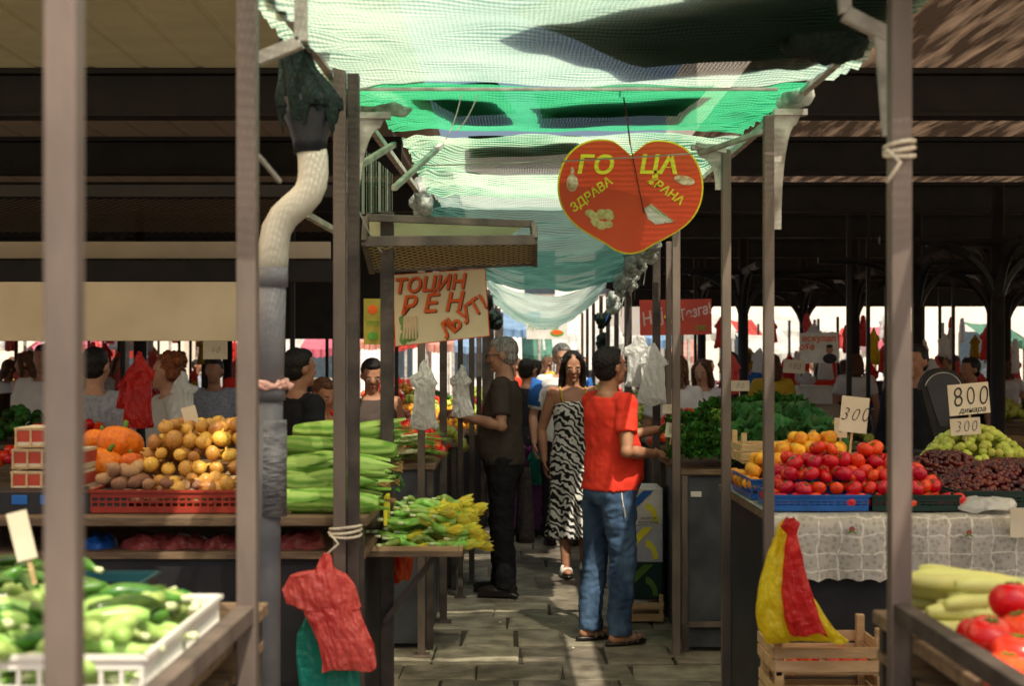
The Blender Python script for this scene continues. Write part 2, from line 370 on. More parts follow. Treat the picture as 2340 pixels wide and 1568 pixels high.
    if top:
        S=MB();rs=[r for r in TR if r[0]>=topz-.01 and r[0]<1.425]
        rs=[(topz,rs[0][1]*1.02,rs[0][2]*1.02,rs[0][3])]+rs
        trings(S,rs,.013,1)
        for k,(sh,el,wr,sg) in AR.items():
            if sleeve>0:
                if sleeve<=1:
                    q=sh.lerp(el,sleeve*1.0);S.tube([sh+V((-sg*.08,0,.003)),sh+V((0,0,.003)),sh.lerp(el,sleeve*.5),q],[.062,.063,.061,.062],16)
                else: S.tube([sh+V((-sg*.08,0,.005)),sh,sh.lerp(el,.5),el,el.lerp(wr,.9)],[.062,.064,.058,.052,.04],16);S.ell(el,.052)
                S.ell(sh+V((0,0,.0)),.061)
        mobj('shirt',remesh(S,max(vox,.009),2,.0085,9),top,root)
    if dress:
        S=MB();out=[]
        prof=[(.28,.20,.17),(.45,.185,.155),(.62,.178,.145),(.80,.178,.138),(.92,.172,.13),(1.04,.145,.11),(1.12,.142,.11),(1.22,.152,.125),(1.29,.15,.12),(1.325,.13,.105)]
        for z,a,b in prof:
            fo=max(0,(1.0-z))*.035
            out.append([V(((a+fo*math.sin(7*t+z*3))*math.cos(t),(b+fo*math.sin(7*t+z*3))*math.sin(t)-.01,z)) for t in [2*math.pi*j/56 for j in range(56)]])
        S.rings(out)
        mobj('dress',remesh(S,.011,1,.005,6),dress,root)
        S=MB()
        for g in(-1,1): S.tube([(g*.085,-.118,1.315),(g*.095,-.085,1.375),(g*.098,-.02,1.432),(g*.09,.06,1.40),(g*.08,.10,1.32)],.006,6)
        S.obj('dress_strap',c_yel,root,True,True)
    if bottom:
        S=MB();trings(S,[(.80,.135,.105,0),(.86,.16*w,.118,0),(.92,.163*w,.12,-.005-belly*.5),(.98,.155*w,.115,-.01-belly*.5)],.010,.3)
        for k,(hp,kn,an,sg) in LG.items():
            S.tube([hp+V((0,0,.03)),hp.lerp(kn,.25),hp.lerp(kn,.7),kn,kn.lerp(an,.4),kn.lerp(an,.8),an+V((0,-.012,-.03))],[.096,.098,.081,.074,.070,.066,.066],18)
        S.ell((0,.04,.86),(.15*w,.09,.09))
        mobj('trousers',remesh(S,max(vox,.009),2,.012,12),bottom,root)
    for k,(hp,kn,an,sg) in LG.items():
        S=MB();a=an
        if shoes=='shoe':
            S.ell(a+V((0,-.075,-.048)),(.047,.125,.034));S.ell(a+V((0,.022,-.035)),(.042,.055,.045));S.tube([a+V((0,.0,-.03)),a+V((0,.0,.0))],.045,12)
            S.box(a+V((0,-.055,-.076)),(.085,.27,.016))
            mobj('shoe',remesh(S,.009,1),shoem,root)
        else:
            n=16;out=[(a.x+.045*math.cos(t)*(1.0-.15*math.sin(t)),a.y-.05+.14*math.sin(t)) for t in [6.283*j/n for j in range(n)]]
            S.rings([[V((x,y,a.z-.084)) for x,y in out],[V((x,y,a.z-.066)) for x,y in out]])
            S.m=1
            for yy in(-.10,-.065,-.02):
                S.tube([a+V((-.046,yy,-.07)),a+V((-.03,yy-.01,-.028 if yy<-.03 else -.012)),a+V((.03,yy+.012,-.028 if yy<-.03 else -.012)),a+V((.046,yy+.02,-.07))],[(.012,.004)]*4,8)
            S.obj('sandal',[leather,shoem],root,True,True)
    if glasses:
        G=MB();G.T=HR
        for g in(-1,1):
            G.tube([V((g*.033+.02*math.cos(t),-.104,.004+.015*math.sin(t))) for t in [6.283*j/12 for j in range(13)]],.0022,6)
            G.tube([(g*.053,-.104,.008),(g*.078,-.04,.012),(g*.08,.02,.005)],.0022,6)
        G.tube([(-.013,-.104,.006),(.013,-.104,.006)],.0022,6);G.obj('glasses',dark,root,True,True)
    s=h/1.7;root.scale=(s,s,s);root.rotation_euler=(rad(lean),0,rad(yaw));return root
GH=.006
red=person('person in red t-shirt and blue jeans picking greens at a stall',(X(1392,8.15),8.15,GH),120,1.69,.0065,skin2,hair_b,'short',c_red,.62,jeans,belly=.045,w=1.04,
  arms={'R':((-.25,.05,1.115),(-.18,-.20,1.09)),'L':((.22,-.20,1.16),(.10,-.42,1.215))},legs={'R':((-.10,-.03,.49),(-.11,.01,.09)),'L':((.11,.02,.49),(.12,.06,.09))},head=(8,-10),shoes='sandal',shoem=strapm,topz=.885)
S=MB();S.tube([(-.17,.03,.885),(-.185,.035,.84),(-.188,.03,.80)],.004,6);S.tube([(-.19,.03,.80),(-.192,.02,.74)],[(.012,.004),(.008,.003)],6);S.obj('key_ring',steel_l,red,True)
gray=person('person in dark brown t-shirt and glasses reaching to a stall',(X(1152,9.8),9.8,GH),-98,1.77,.0065,skin,hair_g,'short',c_brown,.75,c_black,belly=.03,w=1.0,
  arms={'L':((.25,.02,1.13),(.17,-.23,1.19)),'R':((-.24,-.10,1.12),(-.15,-.34,1.18))},legs={'R':((-.09,-.04,.49),(-.10,-.03,.09)),'L':((.09,.0,.49),(.10,.03,.09))},head=(0,6),glasses=True,topz=.87)
wom=person('person in zebra print strap dress walking and looking down',(X(1308,10.8),10.8,GH),4,1.68,.0065,skin2,hair_b,'long',None,0,None,dress=zebra,w=.9,
  arms={'R':((-.235,.03,1.10),(-.22,-.03,.86)),'L':((.235,.05,1.10),(.24,.02,.86))},legs={'R':((-.07,-.05,.49),(-.06,-.10,.085)),'L':((.08,-.03,.48),(.10,.04,.09))},head=(0,14),shoes='sandal',shoem=white_p)
p4=person('person with grey hair in blue and white shirt walking',(X(1284,12.6),12.6,GH),8,1.76,.011,skin,hair_g,'short',c_white,.8,c_black,head=(10,10))
S=MB()
for g in(-1,1): S.tube([(g*.19,0,1.40),(g*.215,.01,1.30),(g*.235,.02,1.18)],[.069,.068,.07],12)
S.obj('blue_sleeve',c_blue,p4,True,True)
BG=[]
person('person in black top and purple skirt holding a green bag',(X(1205,13.2),13.2,GH),150,1.63,.012,skin2,hair_b,'short',c_black,0,c_purple,det=False)
person('person with grey checked shirt seen from the back',(X(218,8.6),8.6,GH),165,1.69,.012,skin,hair_b,'short',c_grey,.7,c_black,det=False)
person('person with curly ginger hair and white blouse',(X(382,9.3),9.3,GH),-60,1.64,.012,skin,hair_r,'curly',c_white,.7,c_black)
person('vendor in dark vest looking down behind the counter',(X(850,9.7),9.7,GH),10,1.62,.012,skin2,hair_b,'short',c_brown,0,c_black,head=(0,18))
person('vendor in mustard yellow shirt leaning over produce',(X(738,8.9),8.9,GH),40,1.50,.012,skin2,hair_br,'short',c_yel,.7,c_black,head=(0,20))
person('vendor in dark clothes standing in the shade',(X(682,8.2),8.2,GH),130,1.68,.012,skin2,hair_b,'short',c_black,1.5,c_black,det=False)
BG.append(person('person with brown hair and white top with purple straps',(X(1605,12.4),12.4,GH),-15,1.62,.012,skin,hair_br,'mid',c_white,.4,c_purple,head=(-10,14)))
BG.append(person('person in white shirt facing away at a stall',(X(1545,11.7),11.7,GH),160,1.66,.012,skin2,hair_br,'mid',c_white,.7,c_black,det=False))
person('vendor in dark clothes behind the weighing scale',(X(2092,9.6),9.6,GH),-40,1.72,.012,skin2,hair_b,'short',c_black,1.5,c_black,det=False)
BG.append(person('vendor with dark hair in dark shirt',(X(2218,13),13,GH),-70,1.64,.012,skin2,hair_b,'short',c_black,.7,c_black,det=False))
tops=[c_red,c_white,c_grey,c_blue,c_yel,c_black,c_purple]
for i,(u,d) in enumerate(((62,13),(100,11.5),(490,12),(1700,17),(1765,15),(1665,14.5),(1225,17),(1180,19),(2040,18))):
    o=person('shopper in summer clothes among the stalls',(X(u,d),d,GH),random.choice((0,90,-90,180,30)),U(1.6,1.75),.016,random.choice((skin,skin2)),random.choice((hair_b,hair_br,hair_g)),random.choice(('short','mid')),tops[i%7],.6,random.choice((c_black,jeans)),det=False)
    o['group']='shoppers among the far stalls';BG.append(o)
def copy_thing(o,loc,rz,label=None,group=None):
    n=o.copy();n.location=loc;n.rotation_euler[2]=rz;COL.objects.link(n)
    for c in list(o.children):
        k=c.copy();k.parent=n;COL.objects.link(k)
    if label:n['label']=label
    if group:n['group']=group
    return n
for i,(u,d) in enumerate(((20,17),(270,18),(350,22),(560,15),(150,23),(450,25),(1290,22),(1250,25),(1330,27),(1720,23),(1800,21),(1850,25),(1930,22),(1990,26),(2110,24),(2180,22),(2260,26),(1620,26),(1480,24),(30,26),(240,27),(520,28),(1880,18),(1955,17),(2300,19),(2150,17),(640,20),(120,19),(410,19))):
    copy_thing(BG[i%len(BG)],(X(u,d),d,GH if d<27 else 0),U(0,6.28),'shopper in summer clothes among the stalls','shoppers among the far stalls')
S=MB();rr=[]
for i in range(9):
    t=i/8;rr.append([Vector((.055*math.cos(a)*(.5+t*.7)+.012*math.sin(3*a+4*t),.05*math.sin(a)*(.6+.6*t),-t*.52)) for a in [6.283*j/24 for j in range(24)]])
S.T=Matrix.Translation((X(1200,9.8),9.86,Z(1070,9.8)));S.rings(rr);thing(S.obj('folded_jacket',M('plaid_dark',(.06,.04,.04),(.02,.02,.025),.9,30),None,smooth=True),'dark plaid jacket hanging beside the man in brown t-shirt','jacket')
# ================= signs =================
def sign_root(name,loc,yaw=0,roll=0,tilt=0):
    r=empty(name,loc);r.rotation_euler=(rad(tilt),rad(roll),rad(yaw));return r
D=5.95
hs=sign_root('heart_sign',(X(1440,D),D,Z(450,D)),0,1,0);hs.scale=(D/6.1,)*3
thing(hs,'red heart shaped sign with yellow border and yellow lettering','sign')
half=[(0,.178),(.03,.205),(.075,.238),(.13,.246),(.19,.236),(.245,.205),(.288,.15),(.311,.075),(.309,0),(.285,-.065),(.24,-.12),(.17,-.168),(.105,-.203),(.06,-.232),(.025,-.243)]
ctrl=half+[(0,-.246)]+[(-x,z) for x,z in half[:0:-1]]
def smooth_loop(c,k=4,fix=(0,)):
    n=len(c);out=[]
    for i in range(n):
        p0,p1,p2,p3=c[i-1],c[i],c[(i+1)%n],c[(i+2)%n]
        if i in fix:p0=p1
        if (i+1)%n in fix:p3=p2
        for j in range(k):
            t=j/k;out.append(tuple(.5*(2*p1[q]+(p2[q]-p0[q])*t+(2*p0[q]-5*p1[q]+4*p2[q]-p3[q])*t*t+(3*p1[q]-p0[q]-3*p2[q]+p3[q])*t**3) for q in(0,1)))
    return out
HT=smooth_loop(ctrl)
B=MB();B.ext(HT,-.004,.006);B.obj('border',yel_s,hs,True)
B=MB();B.ext([(x*.976,z*.972) for x,z in HT],-.008,-.003);B.obj('face_panel',redsign,hs,True)
lettering('ГО',.108,hs,-.155,.130,yel_s,-.0095,0,.15,.003,1.1)
lettering('ЦА',.108,hs,.115,.135,yel_s,-.0095,0,.15,.003,1.1)
lettering('ЗДРАВА',.052,hs,-.168,.005,yel_s,-.0095,38,.1,.0012)
lettering('ХРАНА',.052,hs,.150,.030,yel_s,-.0095,-34,.1,.0012)
B=MB()
for i in range(12): B.ell((-.125+U(-.05,.05),-.0095-.0003*i,-.10+U(-.03,.03)),(.020,.002,.016))
B.obj('potato_picture',M('potato_print',(.85,.74,.38),(.62,.50,.2),.5,50),hs,True)
B=MB()
for i in range(18): B.m=random.choice((0,0,1));a=U(-.035,.035);B.tube([(.075+a*.4,-.0095-.0002*i,-.04+a*.3),(.11+a,-.0098,-.08+a*.3),(.15+a*1.2,-.0098,-.11+a*.2)],[(.003,.001),(.006,.001),(.004,.001)],6)
B.obj('leek_picture',[wht_s,M('pale_green_print',(.45,.6,.2),None,.5)],hs,True)
B=MB();B.ell((-.25,-.0095,.055),(.025,.002,.038));B.ell((-.25,-.0095,.10),(.008,.002,.025));B.obj('bottle_picture',M('food_print',(.85,.72,.55),(.6,.3,.15),.5,50),hs,True)
B=MB();B.ell((.23,-.0095,.075),(.045,.002,.02),rot=Matrix.Rotation(.2,3,'Y'));B.obj('bread_picture',bpy.data.materials['food_print'],hs,True)
B=MB();B.tube([(-.03,-.016,.40),(.0,-.016,.2),(.06,-.014,-.07)],.002,6);B.obj('hanging_wire',iron,hs,True)
D=5.35
hr=sign_root('horseradish_sign',(X(1008,D),D,Z(700,D)),-4,-1.5,0)
thing(hr,'cream sign advertising grated horseradish with orange lettering','sign')
B=MB();B.ext([(-.175,-.145),(.178,-.115),(.168,.135),(-.178,.122)],-.004,.004);B.obj('board',M('sign_cream',(.84,.72,.48),(.74,.62,.40),.6,4),hr,True)
B=MB()
for a,b in(((-.175,-.145),(.178,-.115)),((.178,-.115),(.168,.135)),((.168,.135),(-.178,.122)),((-.178,.122),(-.175,-.145))): B.tube([(a[0],0,a[1]),(b[0],0,b[1])],.0035,6)
B.obj('frame',org_s,hr,True)
for (s_,sz,x,z,ro,sp) in (('ТОЦИН',.076,-.045,.082,3,.25),('Р Е Н',.094,-.040,.008,3,.3),('ЉУТ!',.078,.082,-.045,36,.15)):
    lettering(s_,sz,hr,x+.004,z-.004,brn_s,-.0055,ro,sp,.0016,name='letter_shadow');lettering(s_,sz,hr,x,z,org_s,-.0075,ro,sp,.0018)
B=MB();B.m=0
for q in range(14): B.ell((-.12+U(-.035,.035),-.0055-.0002*q,-.08+U(-.045,.04)),(.014,.001,.018),rot=Matrix.Rotation(U(0,3),3,'Y'))
B.m=1
for i in range(5): B.tube([(-.145+i*.012,-.0095,-.12),(-.135+i*.009,-.0095,-.035)],[(.003,.001),(.007,.001)],6)
B.obj('root_picture',[M('dull_green_print',(.10,.22,.05),(.2,.35,.1),.6,30),M('root_print',(.78,.6,.38),None,.6)],hr,True)
D=5.9;vs=sign_root('vegetable_sign',(X(852,D),D,Z(735,D)),0,0,0);thing(vs,'narrow yellow sign with printed vegetables on a stall frame','sign')
B=MB();B.box((0,0,0),(.075,.008,.19));B.obj('board',M('yellow_dull',(.42,.35,.05),(.3,.25,.04),.5,8),vs,True)
B=MB();B.ell((0,-.006,.05),(.02,.001,.02));B.obj('tomato_picture',org_s,vs,True)
B=MB();B.ell((0,-.006,-.06),(.022,.001,.018));B.obj('pepper_picture',grn_s,vs,True)
lettering('пор',.03,vs,.0,-.005,grn_s,-.006)
D=11.4;rs_=sign_root('stall_sign',(X(1544,D),D,Z(725,D)),0,-1,0);thing(rs_,'red stall sign with pale slanted lettering and a basket picture','sign')
B=MB();B.box((0,0,0),(.575,.01,.285));B.obj('board',redsign2,rs_,True)
lettering('Нај',.145,rs_,-.19,-.005,fade_s,-.007,14,.2,.002,.8);lettering('Тезга!',.12,rs_,.15,.035,fade_s,-.007,14,.2,.002,.75);lettering('240',.06,rs_,.2,-.09,grn_s,-.007,0,0,.001)
B=MB();B.ell((-.02,-.007,-.02),(.07,.002,.045));B.m=1
for i in range(16):B.ell((U(-.08,.04),-.009,U(-.04,.06)),(.016,.001,.014));B.m=random.choice((1,2,3))
B.obj('basket_picture',[brn_s,org_s,grn_s,yel_s],rs_,True)
D=14;ps=sign_root('poster',(X(1872,D),D,Z(795,D)),0,-2,0);thing(ps,'white poster with red lettering and a small portrait','poster')
B=MB();B.box((0,0,0),(.38,.01,.3));B.obj('board',wht_s,ps,True)
lettering('ескулап',.085,ps,0,.09,org_s,-.007,-2,0,.002);lettering('обе',.085,ps,-.12,.01,org_s,-.007,-2,0,.002)
B=MB();B.ell((.1,-.007,-.02),(.035,.002,.045));B.m=1;B.ell((.1,-.006,-.11),(.07,.002,.05));B.ell((.1,-.009,.012),(.034,.001,.018));B.obj('portrait_picture',[skin2,ink],ps,True)
D=14.5;ps=sign_root('poster',(X(1250,D),D,Z(757,D)),0,0,0);thing(ps,'pale hanging banner with green lettering and watermelon slices','poster')
B=MB();B.box((0,0,0),(.42,.01,.16));B.obj('board',wht_s,ps,True);lettering('лубенице',.07,ps,-.04,.04,grn_s,-.007)
B=MB();B.ell((.1,-.007,-.02),(.07,.002,.035));B.m=1;B.ell((.1,-.009,-.012),(.055,.001,.025));B.obj('watermelon_picture',[grn_s,org_s],ps,True)
def card(u,v,d,w,h,s,size,roll=0,stick=0,label=None,sub=None,m=paper,ro=0,shear=.25):
    r=sign_root('price_card',(X(u,d),d,Z(v,d)),U(-5,5),roll,0);thing(r,label or 'handwritten cardboard price card reading %s'%s,'price card','handwritten price cards')
    B=MB();B.box((0,0,0),(w,.003,h));B.obj('card',m,r,True)
    if s:
        n=len(s)
        for i,ch in enumerate(s): lettering(ch,size*U(.93,1.07),r,(i-(n-1)/2)*size*.50+size*.02,(.008 if sub else 0)+U(-.03,.03)*size,ink,-.0025,ro+U(-6,6),shear,-.0018,.8,'digit')
    if sub: lettering(sub,size*.3,r,.01,-h*.36,ink,-.0025,0,.3,0)
    if stick:
        B=MB();B.box((0,.006,-h/2-stick/2+.02),(.008,.005,stick));B.obj('stick',wood,r,True)
    return r
card(1952,948,5.55,.11,.14,'300',.080,6,.12,ro=-4)
card(1921,978,5.75,.05,.08,'5',.06,0,.06)
card(2214,912,5.95,.175,.13,'800',.110,-5,.13,sub='динара',ro=5)
card(2206,975,5.9,.125,.07,'300',.066,-4,.05,ro=3)
card(1536,984,7.85,.075,.08,'60',.06,8,.06)
card(1690,882,9.4,.13,.07,'80',.06,0,.1)
card(436,955,4.95,.05,.08,'',.03,-15,.05,'small blank pale price tag among onions')
card(492,800,9.2,.16,.12,'60',.06,0,0)
card(1530,935,9.1,.09,.06,'70',.05,0,.06)
card(1815,838,12.8,.20,.12,'180',.08,4,0)
card(2336,1195,4.82,.08,.10,'',.04,0,0,'blank white card on the tablecloth edge')
card(50,1225,2.75,.04,.095,'',.04,-14,.07,'white paper tag on a thin wooden stick over zucchini')
# ================= ground =================
B=MB();B.add([(-90,-40,-.03),(90,-40,-.03),(90,160,-.03),(-90,160,-.03)],[(0,1,2,3)]);o=B.obj('ground',groundm,origin=(0,0,0));o['kind']='structure'
B=MB();B.add([(-12,.5,-.012),(13,.5,-.012),(13,26,-.012),(-12,26,-.012)],[(0,1,2,3)]);o=B.obj('paving_bed',grout,origin=(0,0,0));o['kind']='structure'
B=MB();y=3.5
while y<25.5:
    rh=U(.34,.62);x=-2.6+U(0,.3)
    while x<3.2:
        rw=U(.30,.62);g=.005;z=U(-.005,.005);J=.016
        q=[(x+g+U(-J,J),y+g+U(-.008,.008)),(x+rw-g+U(-J,J),y+g+U(-.008,.008)),(x+rw-g+U(-J,J),y+rh-g+U(-.008,.008)),(x+g+U(-J,J),y+rh-g+U(-.008,.008))]
        tl=[U(-.006,.006) for _ in q];cx=sum(a for a,b in q)/4;cy=sum(b for a,b in q)/4
        vs_=[(a,b,-.02) for a,b in q]+[(a,b,z-.006+t) for (a,b),t in zip(q,tl)]+[(a+(cx-a)*.06,b+(cy-b)*.06,z+t) for (a,b),t in zip(q,tl)]
        fs=[(8,9,10,11)]
        for i in range(4):
            k=(i+1)%4;fs+=[(i,k,k+4,i+4),(i+4,k+4,k+8,i+8)]
        B.add(vs_,fs);x+=rw
    y+=rh
o=B.obj('pavement',slabm,origin=(0,0,0));o['kind']='structure'
# ================= roofs =================
def roof(x0,x1,zc,bays,label,rib):
    r=empty('market_roof',((x0+x1)/2,12,zc));thing(r,label,'roof')
    for ya,yb,mat in bays:
        B=MB();n=int((x1-x0)/rib);pr=[]
        for i in range(n+1):
            x=x0+i*rib;pr+=[(x,0),(x+rib*.8,0),(x+rib*.86,.008),(x+rib*.94,.008)]
        m=len(pr);B.add([(x,y,zc+z) for y in(ya,yb) for x,z in pr],[(i,i+1,m+i+1,m+i) for i in range(m-1)])
        B.obj('roof_sheet',mat,r)
    return r
rl=roof(-11,-.78,3.25,((1.2,6.15,fill_sheet),(6.15,7.9,ceil),(7.9,13,ceil_d),(13,22,ceil_d)),'low market roof with beige panels and dark beams',.30)  # first bay of both roofs is out of view and added for fill light
rr_=roof(1.3,13,3.25,((1.2,6.0,fill_sheet),(6.0,7.6,ceil_s),(7.6,13,ceil_s),(13,22,ceil_s)),'low market roof with ribbed brown sheets and dark beams',.12)
for (x0,x1,par) in((-11,-.8,rl),(1.32,13,rr_)):
    for y in(7.9,10.3,12.9,15.6,18.6,21.5):
        B=MB();c=((x0+x1)/2,y,3.09);B.box((c[0],y,3.22),(x1-x0,.16,.03));B.box((c[0],y,2.98),(x1-x0,.16,.02));B.box(c,(x1-x0,.05,.22));B.obj('beam',beam_d,par)
B=MB();B.box((-6.0,16.2,2.52),(10.2,.05,1.30));B.obj('valance_board',beam_d,rl)
B=MB();B.box((7.2,21.2,2.80),(11.6,.05,.74));B.obj('valance_board',beam_d,rr_)
B=MB();B.box((-4.3,9,Z(572,9)),(6.3,.06,.105));thing(B.obj('fascia_beam',cream),'cream painted fascia beam under the market roof','beam')
B=MB();B.box((-4.3,8.9,Z(620,8.9)),(6.4,.1,.13));thing(B.obj('steel_beam',beam_d),'dark steel beam below a cream fascia','beam')
B=MB();B.box((-3.2,7.4,Z(437,7.4)),(4.6,.06,.06));thing(B.obj('steel_beam',beam_d),'dark steel rail carrying a wire mesh rack','beam')
mm=mesh_mat('wire_mesh',(.24,.19,.13),24)
B=MB();B.add([(-5,7.5,Z(455,7.5)),(-1.1,7.5,Z(455,7.5)),(-1.1,8.6,Z(530,8.6)),(-5,8.6,Z(530,8.6))],[(0,1,2,3)]);thing(B.obj('wire_rack',mm,origin=(0,0,0)),'rusty wire mesh rack under the roof','rack')
B=MB();B.box((X(200,7.1),7.1,Z(712,7.1)),(1.62,.02,.295));thing(B.obj('cream_panel',cream,bevel=.003),'blank cream board hanging above the stalls','board')
def arch(B,c,dx,dy,r=.55,w=.05):
    n=10;o=[]
    for k in range(n+1):
        a=math.pi/2*k/n;o.append((r-r*math.cos(a),-r+r*math.sin(a)))
    for k in range(n):
        (a0,z0),(a1,z1)=o[k],o[k+1]
        B.tube([(c[0]+dx*a0,c[1]+dy*a0,c[2]+z0),(c[0]+dx*a1,c[1]+dy*a1,c[2]+z1)],w*.6,6)
def column(x,y):
    r=empty('iron_column',(x,y,0));thing(r,'black cast iron column with curved arch brackets','column','iron columns under the market roof')
    B=MB();B.tube([(x,y,0),(x,y,.25),(x,y,.3),(x,y,3.1)],[.10,.10,.065,.055],12);B.obj('shaft',iron,r,smooth=True)
    for dx,dy in((1,0),(-1,0),(0,1),(0,-1)):
        B=MB();arch(B,(x,y,2.62),dx,dy,.6,.07);B.tube([(x,y,2.62),(x+dx*1.0,y+dy*1.0,2.64)],.04,6);B.obj('arch_bracket',iron,r)
for x,ys in((4.1,(12,14.4,17,20)),(6.6,(15,19)),(-3.4,(13,17,21)),(-6.2,(15,20)),(2.6,(16,19.5)),(9.5,(19,)),(5.4,(16,))):
    for y in ys: column(x,y)
# ================= posts =================
def post(u,d,w,top=2.6,mat=steel,br=0,label='square steel stall post',x=None,brmat=None,bl=.45,bw=.13):
    x=X(u,d) if x is None else x
    r=empty('steel_post',(x,d,0));thing(r,label,'post','steel posts along the aisle')
    B=MB();B.box((x,d,top/2),(w,w,top));B.obj('shaft',mat,r,bevel=.003)
    B=MB();B.box((x,d,.006),(w*2.2,w*2.2,.012));B.obj('base_plate',mat,r)
    for sg in ([br] if br in(-1,1) else ([-1,1] if br==2 else [])):
        o=[(0,0),(0,-bl),(.025,-bl)];n=8
        for k in range(n+1):
            a=math.pi/2*k/n;o.append((.025+bw*(1-math.cos(a)),-bl+.02+(bl-.05)*math.sin(a)))
        o+=[(.04+bw,0)]
        B=MB();B.ext([(x+sg*(w/2+a),top+z) for a,z in o],d-.006,d+.006);B.box((x+sg*(w/2+.03+bw/2),d,top+.01),(.06+bw,.04,.02))
        B.obj('gusset_bracket',brmat or steel_l,r)
    return r
post(147,1.75,.04,2.6)
post(566,2.9,.04,2.6,label='weathered steel stall post with a corner bracket')
post(777,4.35,.038,2.56);post(808,4.36,.036,2.5,mat=steel_d,label='steel post paired with another and tied with rope')
post(792,4.7,.03,2.42,br=1,bl=.34,mat=steel_l,bw=.07)
post(885,5.05,.046,2.15,mat=steel_d,label='rusty brown post holding a horseradish sign')
post(963,7.8,.04,2.3);post(1013,8.8,.045,2.3,mat=steel_d);post(1078,10.4,.04,2.3);post(1052,9.7,.035,2.2,mat=steel_d)
post(2055,2.9,.042,2.6,label='weathered steel stall post with white rope knot')
post(1756,4.75,.034,2.44,br=1,bl=.38,label='steel post with pale curved bracket carrying the shade net',bw=.05)
post(1659,5.65,.036,2.46,br=-1,bl=.16,bw=.06);post(1545,7.8,.042,2.4);post(1500,9.5,.05,2.4,mat=steel_d);post(1437,11.2,.045,2.3,mat=steel_d);post(1528,9.3,.035,2.4)
for i,d in enumerate((12.5,14,15.5,17,19,21,23)):
    post(0,d,.045,2.4,x=-.44+.012*d,mat=steel_d);post(0,d,.045,2.4,x=.86+.012*d,mat=steel_d)
for i in range(80):
    d=U(13,26);x=random.choice((U(-9,-1.2),U(1.9,9)));post(0,d,.04,3.2 if d<21 else 2.3,x=x,mat=iron,label='thin dark post of a far stall')
def rail(name,a,b,w,mat,label,cat='rail'):
    a=Vector(a);b=Vector(b);B=MB();d=b-a;rot=d.to_track_quat('X','Z').to_matrix();B.box((a+b)/2,(d.length,w,w),rot);return thing(B.obj(name,mat,bevel=.002),label,cat)
rail('counter_rail',(-.535,1.77,1.12),(-.54,2.9,1.105),.035,steel,'steel rail along the edge of the zucchini stall')
rail('counter_rail',(.79,1.6,1.11),(.79,2.88,1.11),.035,steel_d,'dark steel rail along the edge of the tomato stall')
rail('top_rail',(-.5,4.6,2.50),(.86,4.6,2.50),.010,steel_l,'thin galvanised rail carrying the shade net')
rail('top_rail',(1.0,2.2,2.52),(.94,7.5,2.52),.025,steel_l,'galvanised rail above the stall posts')
rail('top_rail',(-.60,2.9,2.52),(-.50,7.5,2.52),.025,steel_l,'galvanised rail above the stall posts')
for (a,b,l,w) in (((590,135,3.2),(688,95,3.2),'pale steel strut near a drain pipe',.028),((688,95,3.2),(688,-60,3.2),'upright pale steel strut near a drain pipe',.028),((2048,90,3),(1930,30,3),'pale steel strut near a post top',.03),((1932,30,3),(1925,-60,3),'pale steel strut near a post top',.025),((2030,310,3),(2010,60,3),'narrow pale plate beside a post',.022),((1660,345,5.6),(1590,330,5.6),'thin strut at the net corner',.02),((770,530,4.9),(700,490,4.6),'thin diagonal strut of a stall frame',.02),((590,355,3),(640,415,3.1),'thin diagonal rod beside a post',.008),((810,385,4.7),(900,330,5.2),'pale diagonal strut under the net corner',.02),((1745,300,4.75),(1600,350,5.4),'pale strut under the net corner',.018),((900,430,5.3),(1010,330,6.2),'pale strut under the net corner',.02)):
    rail('strut',(X(a[0],a[2]),a[2],Z(a[1],a[2])),(X(b[0],b[2]),b[2],Z(b[1],b[2])),w,steel_l,l)
# ================= nets =================
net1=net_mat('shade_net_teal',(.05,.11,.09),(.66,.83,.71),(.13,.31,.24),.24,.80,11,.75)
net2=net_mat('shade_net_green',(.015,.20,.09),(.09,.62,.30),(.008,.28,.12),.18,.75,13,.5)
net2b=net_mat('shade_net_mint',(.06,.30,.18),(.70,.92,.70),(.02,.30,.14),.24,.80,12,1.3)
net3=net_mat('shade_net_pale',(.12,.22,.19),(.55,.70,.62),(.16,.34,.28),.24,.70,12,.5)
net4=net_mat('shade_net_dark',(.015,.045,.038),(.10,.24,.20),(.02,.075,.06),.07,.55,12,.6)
shadow_sheet=M('net_shadow_sheet',(.010,.022,.018),(.005,.012,.010),.8,12,.4,30)  # near-black material of the pieces that stand in for shadows on the nets
def net(label,x0,x1,y0,y1,zf,zb,sf,sm,sb,mat,xb=None,wr=.006):
    nx,ny=90,60;xb=xb or (x0,x1);vs_=[];fs=[]
    for j in range(ny+1):
        t=j/ny
        for i in range(nx+1):
            s_=i/nx;a=x0+(xb[0]-x0)*t;b=x1+(xb[1]-x1)*t
            sag=4*s_*(1-s_);k=(1-t)*(1-2*t)*sf+4*t*(1-t)*sm+t*(2*t-1)*sb
            x=a+(b-a)*s_;y=y0+(y1-y0)*t+.02*math.sin(s_*9+y0)+.008*math.sin(s_*31)
            ed=(abs(s_-.5)*2)**4
            z=zf+(zb-zf)*t-sag*k+wr*noise.noise(Vector((x*4,y*7,zf)))*2.4+wr*.7*math.sin(y*14+x*3+4*noise.noise(Vector((x*2,y*2,3))))+ed*wr*5*noise.noise(Vector((x*12,y*16,zf)))
            vs_.append((x,y,z))
    for j in range(ny):
        for i in range(nx):
            a=j*(nx+1)+i;fs.append((a,a+1,a+nx+2,a+nx+1))
    B=MB();B.add(vs_,fs);o=B.obj('shade_net',mat,origin=(0,0,0),smooth=True);thing(o,label,'shade net','shade nets over the aisle');return o
net('pale teal shade net stretched over the aisle between posts',-.64,1.0,2.5,4.62,2.50,2.52,.05,.04,.01,net1,(-.64,1.04))
